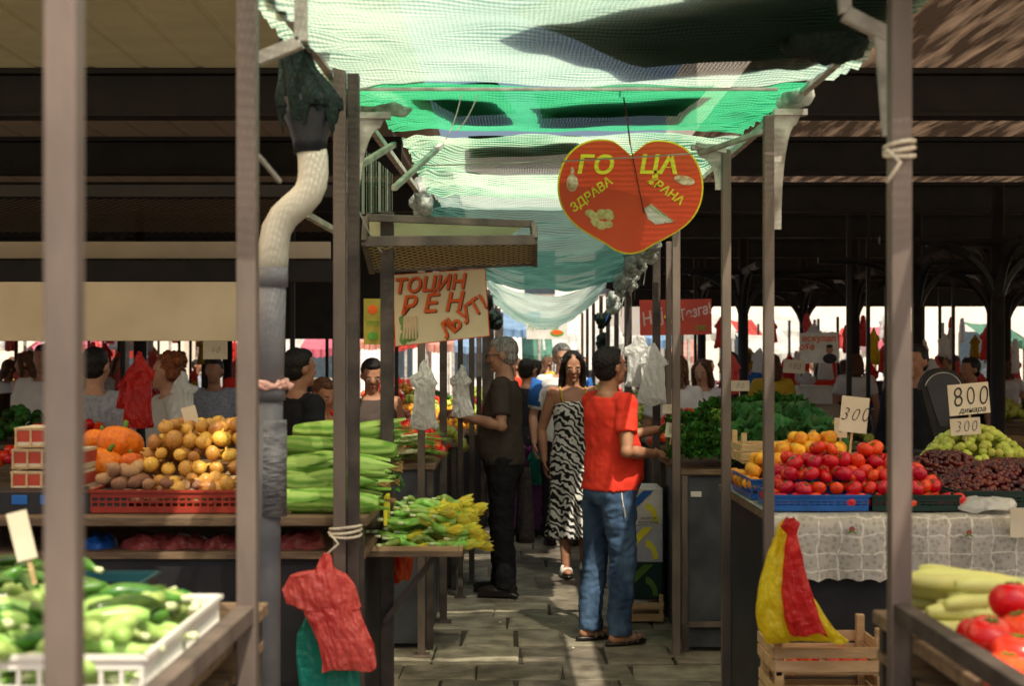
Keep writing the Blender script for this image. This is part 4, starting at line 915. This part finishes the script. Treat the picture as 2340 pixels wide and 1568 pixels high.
def zuc_me(mat,k,L=.085,r=.017,fl=False):
    B=MB();pts=[];rs=[];n=9
    for i in range(n+1):
        t=i/n;x=-L+2*L*t;pts.append((x,(.010+.006*k)*math.sin(t*3.1+k),.003*math.sin(t*5+k)));rs.append(r*(.35 if i==0 else .9 if i in(1,) else 1 if i<n-2 else (.85 if i==n-2 else .55 if i==n-1 else .42)))
    rs[0]=r*.6
    B.tube(pts,rs,12);B.m=1
    B.tube([pts[-1],(pts[-1][0]+.02,pts[-1][1],pts[-1][2])],[r*.42,r*.48],8)
    if fl:
        B.m=2;e=Vector(pts[0])
        for i in range(6):
            a=i*1.047+k;c=Vector((0,math.cos(a),math.sin(a)))
            s_=c.cross(Vector((1,0,0)))
            p0=e+Vector((.004,0,0));p1=e-Vector((.018,0,0))+c*.010;p2=e-Vector((.034,0,0))+c*.013;p3=e-Vector((.052,0,0))+c*(.006+.012*(i%2))
            B.add([p0-s_*.005,p0+s_*.005,p1+s_*.010,p1-s_*.010,p2+s_*.010,p2-s_*.010,p3],[(0,1,2,3),(3,2,4,5),(5,4,6)])
        B.tube([e,e-Vector((.018,0,0)),e-Vector((.036,0,0)),e-Vector((.048,0,0))],[.008,.012,.010,.003],8)
    return mesh_of(B,[mat,radish_w,flower_m])
ZL=[zuc_me(zuc_l,i,.068,.0145) for i in range(3)];ZD=[zuc_me(zuc_d,i,.068,.0145) for i in range(3)];ZF=[zuc_me(zuc_f,i,.046,.0115,True) for i in range(4)]
SQ=[zuc_me(corn_y,i,.10,.017) for i in range(3)]
def corn_me(k):
    B=MB();n=16;rr=[];L=.25
    for i in range(n+1):
        t=i/n;r=.036*(math.sin(math.pi*min(1,t*.88+.13))**.6)*(1-.35*t*t) if i<n else .003
        rr.append([Vector((-L/2+L*t,math.cos(a)*r*(1+.06*math.cos(7*a)),math.sin(a)*r*(1+.06*math.cos(7*a))+.010*math.sin(t*3+k))) for a in [6.283*j/28 for j in range(28)]])
    B.rings(rr)
    for q in range(5):
        a=q*1.26+k;c=Vector((0,math.cos(a),math.sin(a)));s_=c.cross(Vector((1,0,0)))
        p=[];m=8
        for i in range(m):
            t=i/(m-1);x=-L*.45+L*(.92+.1*(q%2))*t;o=.0365*math.sin(math.pi*min(1,t*.70+.16))**.8+.012*t**3*(1+q%2);w_=.024*math.sin(math.pi*(t*.93+.06))
            cc=Vector((x,0,0))+c*(o+.001);p+=[cc-s_*w_-c*.009,cc,cc+s_*w_-c*.009]
        B.add(p,[(i*3+j,i*3+j+1,i*3+j+4,i*3+j+3) for i in range(m-1) for j in range(2)])
    B.m=1
    for q in range(10): B.tube([(L/2-.01,0,0),(L/2+.02,U(-.01,.01),U(-.01,.01)),(L/2+.035,U(-.015,.015),U(-.015,.01))],[.002,.0015,.001],4)
    return mesh_of(B,[corn_m,M('corn_silk',(.45,.28,.1),None,.8) if k==0 else bpy.data.materials['corn_silk']])
CORN=[corn_me(i) for i in range(4)]
def put(name,mes,loc,scale,rot,label,cat,group):
    o=bpy.data.objects.new(name,random.choice(mes));o.location=loc;o.scale=(scale,)*3;o.rotation_euler=rot;COL.objects.link(o);thing(o,label,cat,group);return o
def mound(x0,x1,y0,y1,z0,h,r,fn,pw=2.2,step=1.9,depth=2,peak=(.0,.15)):
    nx=int((x1-x0)/(r*step));ny=int((y1-y0)/(r*step))
    for j in range(ny+1):
        for i in range(nx+1):
            for k in range(9):
                ox=.5*(k%2);x=x0+(i+ox)*(x1-x0)/max(1,nx);y=y0+(j+ox*.7)*(y1-y0)/max(1,ny)
                if x>x1 or y>y1: continue
                u=2*(x-x0)/(x1-x0)-1-peak[0];v=2*(y-y0)/(y1-y0)-1-peak[1]
                H=h*max(0,1-min(1,(abs(u)/(1+abs(peak[0])))**pw)*.9)*max(0.12,1-min(1,(abs(v)/(1+abs(peak[1])))**pw)*.9)
                zt=int(H/(1.5*r)+.5*noise.noise(Vector((x*9,y*9,0))))
                if k<=zt and k>zt-depth:
                    fn(Vector((x+U(-.35,.35)*r,y+U(-.35,.35)*r,z0+r*.85+k*1.5*r+U(-.3,.3)*r)),r)
def rnd(a=1): return (U(-.5,.5)*a,U(-.5,.5)*a,U(0,6.28))
fT=lambda p,r: put('tomato',TOM,p,r*U(.85,1.12),(U(-.9,.9),U(-.9,.9),U(0,6)),'ripe red tomato piled in a crate','tomato','tomatoes on the stalls')
fO=lambda p,r: put('onion',ONI,p,r*U(.72,1.18),(U(-1.5,1.5),U(-1.5,1.5),U(0,6)),'golden brown onion in a heap','onion','heap of onions')
fP=lambda p,r: put('potato',POT,p,r*U(.8,1.15),(U(-.5,.5),U(-.5,.5),U(0,6)),'brown potato in a crate','potato','potatoes in a crate')
fN=lambda p,r: put('nectarine',NEC,p,r*U(.90,1.06),(U(0,6),U(0,6),U(0,6)),'orange yellow nectarine in a heap','nectarine','heap of nectarines')
mound(.95,1.24,5.03,5.36,1.10,.18,.029,fT,2.6,peak=(.25,.3));mound(1.235,1.57,5.03,5.36,1.10,.18,.029,fT,2.2,peak=(-.35,.3))
mound(.93,1.37,5.44,5.88,1.12,.18,.028,fN,2.4,peak=(.1,.1))
mound(-1.30,-.87,4.66,5.14,1.16,.24,.028,fO,3.4,peak=(.1,.2))
mound(-1.31,-.88,4.53,4.66,1.16,.06,.026,fP);mound(-1.36,-1.18,4.58,4.80,1.16,.12,.028,fP)
for i in range(14): fO(Vector((U(-1.15,-.9),4.6+U(-.02,.05),1.215+U(-.01,.02))),.026)
TP=[((2318,1375,2.72),.048),((2262,1455,2.60),.046),((2325,1500,2.48),.048),((2335,1442,2.62),.046),((2300,1540,2.42),.046),((2240,1450,2.70),.044)]
for (u,v,d),r in TP: put('tomato',TOM,(X(u,d),d,Z(v,d)),r,rnd(.6),'large red tomato on the corner of a stall','tomato','large tomatoes')
for p in((1.0,2.7,1.12),(.99,2.5,1.11),(.95,2.35,1.11)): put('tomato',TOM,p,.045,rnd(.6),'large red tomato on the corner of a stall','tomato','large tomatoes')
for i in range(16): put('yellow_squash',SQ,(.90+.03*(i%4)+U(0,.01),2.86+.04*(i%5),1.085+.026*(i//4)),1,(0,U(-.1,.1),U(-.2,.35)),'pale yellow green squash on a stall','squash','yellow squash')
def pump_me():
    B=MB();rr=[]
    for i in range(14):
        a=math.pi*(.02+.96*i/13)-math.pi/2
        rr.append([Vector((math.cos(a)*math.cos(t)*(1-.07+.07*abs(math.cos(5*t))**.5),math.cos(a)*math.sin(t)*(1+.07*abs(math.cos(5*t))**.5-.07),.78*math.sin(a)-.12*max(0,math.sin(a))**8)) for t in [6.283*j/40 for j in range(40)]])
    B.rings(rr);B.m=1;B.tube([(0,0,.6),(.03,0,.85),(.12,0,1.0)],[.14,.1,.11],8);return mesh_of(B,[pumpkin_m,stem_m])
PU=[pump_me()]
for (u,v,d,s_) in((275,1015,5.05,.085),(238,1062,4.9,.075),(225,1010,5.15,.06),(300,1058,4.85,.045)):
    put('pumpkin',PU,(X(u,d),d,Z(v,d)),s_,(.3,.2,U(0,3)),'ribbed orange pumpkin beside onions','pumpkin','orange pumpkins')
def scatter(mes,name,x0,x1,y0,y1,z0,n,label,cat,group,ang=.5,layers=3,lay=.026):
    for i in range(n):
        k=int(layers*i/n);put(name,mes,(U(x0+.06,x1-.06),U(y0+.03,y1-.02),z0+.018+k*lay+U(0,.006)),U(.8,1.15),(U(0,3),U(-.15,.15),U(-ang,ang)+(3.14 if R()<.5 else 0)),label,cat,group)
scatter(ZL,'zucchini',-.985,-.572,2.2,2.76,1.075,115,'pale green zucchini in a white crate','zucchini','pale zucchini in the crate',1.3,5,.021)
scatter(ZD,'zucchini',-.95,-.60,2.25,2.72,1.135,34,'dark green zucchini lying on pale ones','zucchini','dark zucchini',1.2,3,.016)
scatter(ZD,'zucchini',-1.4,-1.02,2.3,2.72,1.075,40,'dark green zucchini in a crate','zucchini','dark zucchini',1,3)
scatter(ZL,'zucchini',-1.45,-.86,2.82,3.2,1.075,50,'green zucchini in a dark crate','zucchini','pale zucchini in the crate',1.3,3)
scatter(ZD,'zucchini',-1.45,-.86,2.82,3.2,1.11,50,'dark green zucchini in a dark crate','zucchini','dark zucchini',1.3,3,.02)
for row in range(5):
    d=4.52+row*.14;z=1.168+row*.048
    for c in range(2):
        put('corn_cob',CORN,(-.70+c*.16+U(-.03,.03)+row*.006,d+U(-.015,.015),z+U(0,.012)),U(.92,1.08),(U(0,6),U(-.16,.12)+.05,U(-.35,.2)+(3.14 if R()<.2 else 0)),'green husked corn cob in a pile','corn','pile of corn')
    if row:
        for c in range(2): put('corn_cob',CORN,(-.68+.14*c,d+.02,z-.055),1,(U(0,6),0,U(-.1,.1)),'green husked corn cob in a pile','corn','pile of corn')
tr=empty('blossom_tray',(-.33,4.95,.98));thing(tr,'small wooden tray shelf attached to the stall side','tray')
B=MB();B.box((-.335,4.95,.975),(.34,.42,.02));B.obj('tray_board',board,tr,bevel=.003)
B=MB();bar(B,Vector((-.49,4.75,.985)),Vector((-.18,4.75,.985)),.012,.03);bar(B,Vector((-.172,4.75,.985)),Vector((-.172,5.15,.985)),.012,.03);B.obj('tray_edge',wood,tr)
B=MB();bar(B,Vector((-.45,5.0,.7)),Vector((-.25,5.0,.96)),.02,.02);B.obj('tray_strut',steel_d,tr)
for i in range(110):
    lay=int(i/22);f=1-lay*.10;put('zucchini_with_blossom',ZF,(-.325+U(-.13,.17)*f+lay*.004,4.79+U(0,.30)+lay*.012,.998+lay*.026+U(0,.006)),U(.9,1.25),(U(0,6),U(-.12,.12),(3.14 if R()<.8 else -1.9)+U(-.6,.35)),'small zucchini with yellow blossom on a tray','zucchini','zucchini with blossoms')
B=MB();B.box((X(884,4.9),4.9,Z(1165,4.9)),(.012,.12,.10));thing(B.obj('crate_edge',yel_s,bevel=.002),'yellow plastic edge of a crate on the stall corner','crate edge')
def heap(name,x0,x1,y0,y1,z0,h,r,mat,label,n,cat,sq=.95):
    B=MB()
    for i in range(n):
        x=U(x0,x1);y=U(y0,y1);u=2*(x-x0)/(x1-x0)-1;v=2*(y-y0)/(y1-y0)-1
        H=h*(1-abs(u)**2.4)*(1-.8*abs(v)**2.4);B.ell((x,y,z0+H+U(-.6,.4)*r),(r,r,r*sq),9,6)
    o=B.obj(name,mat,smooth=True);thing(o,label,cat);o['kind']='stuff'
heap('cherries',1.6,2.25,5.12,5.64,1.12,.12,.0125,cherry_m,'heap of dark red cherries in a crate',1500,'cherries')
heap('cherries',1.55,1.95,5.6,5.9,1.12,.13,.0125,cherry_m,'heap of dark red cherries in a crate',500,'cherries')
heap('green_plums',1.70,2.2,5.85,6.15,1.13,.20,.020,grape_m,'heap of yellow green plums behind cherries',330,'plums')
heap('strawberries',1.29,1.61,6.01,6.18,1.13,.09,.014,tomato_s,'red strawberries in punnets',160,'strawberries')
heap('tomato_heap',-1.6,-.95,8.9,9.15,1.08,.22,.033,tomato_s,'heap of tomatoes at the back of the stall',160,'tomatoes')
heap('tomato_heap',-.90,-.42,8.45,9.15,1.06,.17,.033,tomato_s,'heap of tomatoes by the aisle',190,'tomatoes')
heap('tomato_heap',-1.4,-.95,8.1,8.5,1.08,.15,.033,tomato_s,'heap of tomatoes near spring onions',110,'tomatoes')
heap('tomato_heap',.98,1.45,9.75,10.2,1.06,.20,.033,tomato_s,'heap of tomatoes on a stall',140,'tomatoes')
heap('tomato_heap',-2.9,-2.2,7.95,8.4,1.06,.2,.033,tomato_s,'heap of red tomatoes',150,'tomatoes')
heap('tomato_heap',.80,1.08,4.22,4.44,.705,.01,.020,tomato_s,'few red tomatoes in the wooden crate bottom',30,'tomatoes')
cols=[tomato_s,nect_s,grape_m,onion_s,leaf_m,nect_s,grape_m,tomato_s,cherry_m]
for y in(10.1,12.5,14.7,16.9,19.1,21.4):
    for sx in(-1,1):
        for k in range(3):
            x=(-.55-.55*k) if sx<0 else (1.31+.55*k)
            heap('produce_heap',x-.25,x+.22,y,y+.5,1.0,U(.12,.26),.035,random.choice(cols),'heap of mixed produce on a far stall',70,'produce')
for y in(10.5,14,17.5,21):
    for x in(-5.8,-9,4.6,8):
        for k in range(4): heap('produce_heap',x+.1+k*.57,x+.6+k*.57,y+.05,y+.6,1.0,U(.1,.25),.04,random.choice(cols),'heap of mixed produce on a far stall',60,'produce')
B=MB();B.tube([(0,0,0),(.03,0,0),(.12,0,0),(.16,0,0)],[.010,.014,.007,.002],8);B.m=1
for q in range(6): B.tube([(0,0,0),(-.04,U(-.01,.01),U(0,.02)),(-.08,U(-.02,.02),U(-.01,.03))],[.002,.002,.001],4)
CAR=mesh_of(B,[carrot_m,leaf_m])
for i in range(16): put('carrot',[CAR],(-.52+U(-.04,.04),5.15+U(-.08,.12),1.15+i*.006),1,(0,U(-.2,.3),3.6+U(-.5,.5)),'orange carrot with green top','carrot','bunch of carrots')
B=MB();B.tube([(0,0,0),(.1,0,.0),(.24,0,.01)],[.012,.011,.012],8);B.m=1
for q in range(5): B.tube([(.22,0,.01),(.32,U(-.02,.02),U(0,.02)),(.40,U(-.04,.04),U(-.02,.03))],[(.010,.003),(.009,.002),(.003,.001)],5)
LEEK=mesh_of(B,[radish_w,leaf_y])
for i in range(44): put('spring_onion',[LEEK],(-.80+U(-.2,.10),8.0+U(0,.35),1.06+U(0,.13)),.9,(0,U(-.1,.1),U(-.6,.6)),'white and green spring onion on the stall','spring onion','spring onions')
# ================= leafy greens =================
def leafy(name,c,r,n,mat,label,ls=.03,ruffle=False,stems=True):
    B=MB();c=Vector(c)
    for i in range(n):
        a=U(0,6.283);e=U(-.1,1.45);q=r*(.55+.45*R()**.5)
        dr=Vector((math.cos(a)*math.cos(e),math.sin(a)*math.cos(e),math.sin(e)*.85))
        p=c+dr*q;s_=ls*U(.6,1.3);t=(dr+Vector((U(-.7,.7),U(-.7,.7),U(-.7,.7)))).normalized();b=t.orthogonal().normalized();b=(Matrix.Rotation(U(0,6.28),3,t)@b);nn=t.cross(b)
        if ruffle:
            m=9;vs_=[]
            for k in range(m):
                ang=-2.4+4.8*k/(m-1);rr_=s_*1.5*(1-.2*abs(ang)/2.4);vs_.append(p+t*math.cos(ang)*rr_+b*math.sin(ang)*rr_*.75+nn*s_*.35*math.sin(k*2.6+i))
            vs_.append(p-t*s_*1.3);vs_.append(p+nn*s_*.1)
            B.add(vs_,[(m+1,k,k+1) for k in range(m-1)]+[(m+1,m-1,m),(m+1,m,0)])
        else:
            B.add([p-b*s_*.45,p+t*s_*.5-b*s_*.3+nn*s_*.1,p+t*s_,p+t*s_*.5+b*s_*.3+nn*s_*.1,p+b*s_*.45],[(0,1,3,4),(1,2,3)])
    if stems:
        for i in range(20):
            a=U(0,6.28);B.tube([c+Vector((0,0,-.02)),c+Vector((math.cos(a)*r*.5,math.sin(a)*r*.5,r*.3))],[.003,.002],4)
    o=B.obj(name,mat);thing(o,label,'leafy greens','leafy greens on the stall');return o
for i in range(9):
    leafy('parsley_bunch',(1.0+(i%3)*.13+U(-.03,.03),7.95+(i//3)*.22,1.08+.05*(i//3)+U(0,.03)),.13,420,leaf_m,'dark green parsley bunch on the stall',.03)
for i in range(6):
    leafy('kale_head',(1.36+(i%3)*.15+U(-.03,.03),7.98+(i//3)*.3,1.10+.08*(i//3)),.15,80,leaf_b,'bunch of ruffled kale leaves',.065,True)
for i in range(4):
    leafy('dill_bunch',(1.28+i*.15,8.8,1.24+U(-.03,.05)),.16,420,leaf_m,'tall bunch of dark herbs at the back of the stall',.035)
for i in range(3): leafy('lettuce_head',(1.22+i*.13,8.4,1.22),.09,90,leaf_y,'yellow green lettuce head',.04,True)
leafy('carrot_greens',(-.47,5.3,1.15),.06,110,leaf_m,'green carrot tops at the stall corner',.02)
for i in range(34):
    x=U(-.35,.85);y=U(7.2,14)
    B=MB();s_=U(.008,.022);a=U(0,6.28);B.add([(x,y,.012),(x+s_*math.cos(a),y+s_*math.sin(a),.016),(x+s_*1.6*math.cos(a+.6),y+s_*1.6*math.sin(a+.6),.013),(x+s_*math.cos(a+1.3),y+s_*math.sin(a+1.3),.018)],[(0,1,2,3)])
    thing(B.obj('litter_scrap',random.choice((leaf_y,leaf_m,wht_s,onion_s))),'small leaf or paper scrap on the paving','litter','scraps on the paving')
# weighing scale
D=8.0;sc=empty('weighing_scale',(X(2150,D),D,1.02));thing(sc,'dark fan shaped dial weighing scale on a stall','weighing scale')
x0=X(2150,D);B=MB();o=[(x0-.035,1.12),(x0+.035,1.12)]+[(x0+.125*math.cos(a),1.46+.12*math.sin(a)) for a in [rad(t) for t in range(0,181,15)]];B.ext(o,D-.04,D+.04);B.obj('dial_housing',beam_d,sc,bevel=.006)
B=MB();B.ext([(x0-.02,1.25)]+[(x0+.02,1.25)]+[(x0+.10*math.cos(a),1.455+.095*math.sin(a)) for a in [rad(t) for t in range(10,171,15)]],D-.046,D-.0405);B.obj('dial_face',M('dial_dark',(.05,.05,.055),None,.2),sc)
B=MB();B.tube([(x0+.105*math.cos(a),D-.048,1.455+.10*math.sin(a)) for a in [rad(t) for t in range(15,166,15)]],.003,6);B.obj('dial_rim',steel_l,sc)
B=MB();B.box((x0,D,1.09),(.24,.26,.05));B.obj('scale_base',steel_d,sc,bevel=.01)
B=MB();B.ell((x0+.2,D,1.15),(.14,.14,.02));B.obj('weighing_pan',steel,sc,smooth=True)
bag('plastic_bag',(X(2255,5.0),5.0,1.10),[(0,.04,.03,.02),(0,.03,.08,.05),(0,.01,.10,.07),(0,0,.10,.07)],white_bag,'crumpled white plastic bag lying on the tablecloth',9)
# ================= far background: sunlit street =================
def umbrella(x,y,mat,z=2.3,w=3):
    r=empty('market_awning',(x,y,0));thing(r,'canvas awning in the sunlit square','awning','awnings in the sunlit square')
    B=MB();nx=14;vs_=[]
    for k,(yy,zz) in enumerate(((-.7,-.16),(-.7,0),(.7,.35))):
        for i in range(nx+1): vs_.append((x-w/2+w*i/nx,y+yy+.04*math.sin(i*1.9+y),z+zz-.05*math.sin(math.pi*i/nx)+(.03*(i%2) if k==0 else 0)))
    B.add(vs_,[(k*(nx+1)+i,k*(nx+1)+i+1,(k+1)*(nx+1)+i+1,(k+1)*(nx+1)+i) for k in range(2) for i in range(nx)]);B.obj('canopy',mat,r)
    for q in(-1,1):
        B=MB();B.tube([(x+q*w*.45,y-.65,0),(x+q*w*.45,y-.65,z)],.03,6);B.obj('pole',steel_l,r)
aw=[M('pink_canvas',(.80,.22,.30),None,.7,3,trans=.4),M('red_canvas',(.72,.10,.08),None,.7,3,trans=.4),M('blue_canvas',(.30,.48,.72),None,.7,3,trans=.4),M('white_canvas',(.86,.86,.82),(.6,.6,.55),.7,3,trans=.4),M('salmon_canvas',(.80,.42,.34),None,.7,3,trans=.4),M('green_canvas',(.15,.35,.25),None,.7,3,trans=.4)]
for i in range(54):
    x=-14+i*.58+U(-.25,.25);umbrella(x,23.5+U(0,8),aw[random.choice((0,1,3,3,3,4,2,3,5,3))] if x>-1 else aw[random.choice((0,1,3,0,4))],U(1.75,2.35),U(.5,1.0))
for i in range(14):
    x=-14+i*2.2;stall(x,x+1.7,28.5+U(-2,1),30,.95,board,random.choice((white_p,panel_g,panel_d,redsign2)),'far market stall in the sunlight')
    heap('produce_heap',x,x+1.6,27.6,28.6,.95,.3,.05,random.choice(cols),'heap of produce in sunlight',80,'produce')
crm=[white_p,blue_p,red_p,wood,green_p,cream,wood,panel_g]
for i in range(50):
    sx=random.choice((-1,1));y=U(12,26);x=(U(-7,-1.3) if sx<0 else U(1.9,8));z=0
    for k in range(random.choice((3,4,5,6))):
        B=MB();w=U(.36,.52);o=U(-.03,.03);B.box((x+o,y,z+.11),(w,.35,.20));B.box((x+o,y,z+.215),(w+.03,.38,.012));thing(B.obj('stacked_crate',random.choice(crm)),'coloured crate in a stack behind far stalls','crate','stacked crates behind the stalls');z+=.222
def building(x0,x1,y,h,mat,label):
    r=empty('town_building',((x0+x1)/2,y,0));thing(r,label,'building')
    B=MB();B.box(((x0+x1)/2,y+5,h/2),(x1-x0,10,h));B.obj('wall',mat,r)
    B=MB();B.box(((x0+x1)/2,y-.1,h+.15),(x1-x0+.6,.8,.3));B.obj('cornice',cream,r)
    wm=bpy.data.materials.get('window_glass') or M('window_glass',(.05,.07,.09),None,.1)
    for k in range(2):
        for i in range(int((x1-x0)/2.8)):
            B=MB();B.box((x0+1.4+i*2.8,y-.02,1.8+k*3.3),(1.2,.08,1.7));B.obj('window',wm,r)
building(-32,-12,52,12,M('pale_facade',(.80,.72,.60),(.66,.58,.47),.9,1),'pale plastered town building beyond the market')
building(-11.5,6,56,10,M('white_facade',(.88,.86,.80),(.8,.76,.70),.9,1),'white plastered town building beyond the market')
building(6.5,30,50,13,M('warm_facade',(.86,.79,.70),(.76,.68,.58),.9,1),'warm plastered town building beyond the market')
# ================= light, camera =================
W=bpy.data.worlds.new('World');scene.world=W;W.use_nodes=True;N=W.node_tree.nodes;L=W.node_tree.links
sky=N.new('ShaderNodeTexSky');sky.sky_type='NISHITA';sky.sun_disc=False
el=rad(56);az=math.atan2(.20,-.48)
sky.sun_elevation=el;sky.sun_rotation=az;sky.dust_density=6.0;sky.air_density=.9;sky.ozone_density=.1
L.new(sky.outputs[0],N['Background'].inputs[0]);N['Background'].inputs[1].default_value=.14
sd=bpy.data.lights.new('sun','SUN');sd.energy=5;sd.angle=rad(.5);sd.color=(1,.90,.72);so=bpy.data.objects.new('sun',sd);COL.objects.link(so)
dirv=Vector((math.sin(az)*math.cos(el),math.cos(az)*math.cos(el),math.sin(el)));so.rotation_euler=dirv.to_track_quat('Z','Y').to_euler();so.location=(0,0,12)
cd=bpy.data.cameras.new('camera');cam=bpy.data.objects.new('camera',cd);COL.objects.link(cam);cam.location=(0,0,CH);cam.rotation_euler=(rad(90),0,0)
cd.lens=50;cd.sensor_width=36;cd.shift_y=41/2340;cd.clip_end=500;cd.clip_start=.05
cd.dof.use_dof=True;cd.dof.focus_distance=7.2;cd.dof.aperture_fstop=4.0
scene.camera=cam
scene.view_settings.view_transform='Standard';scene.view_settings.look='None';scene.view_settings.exposure=0
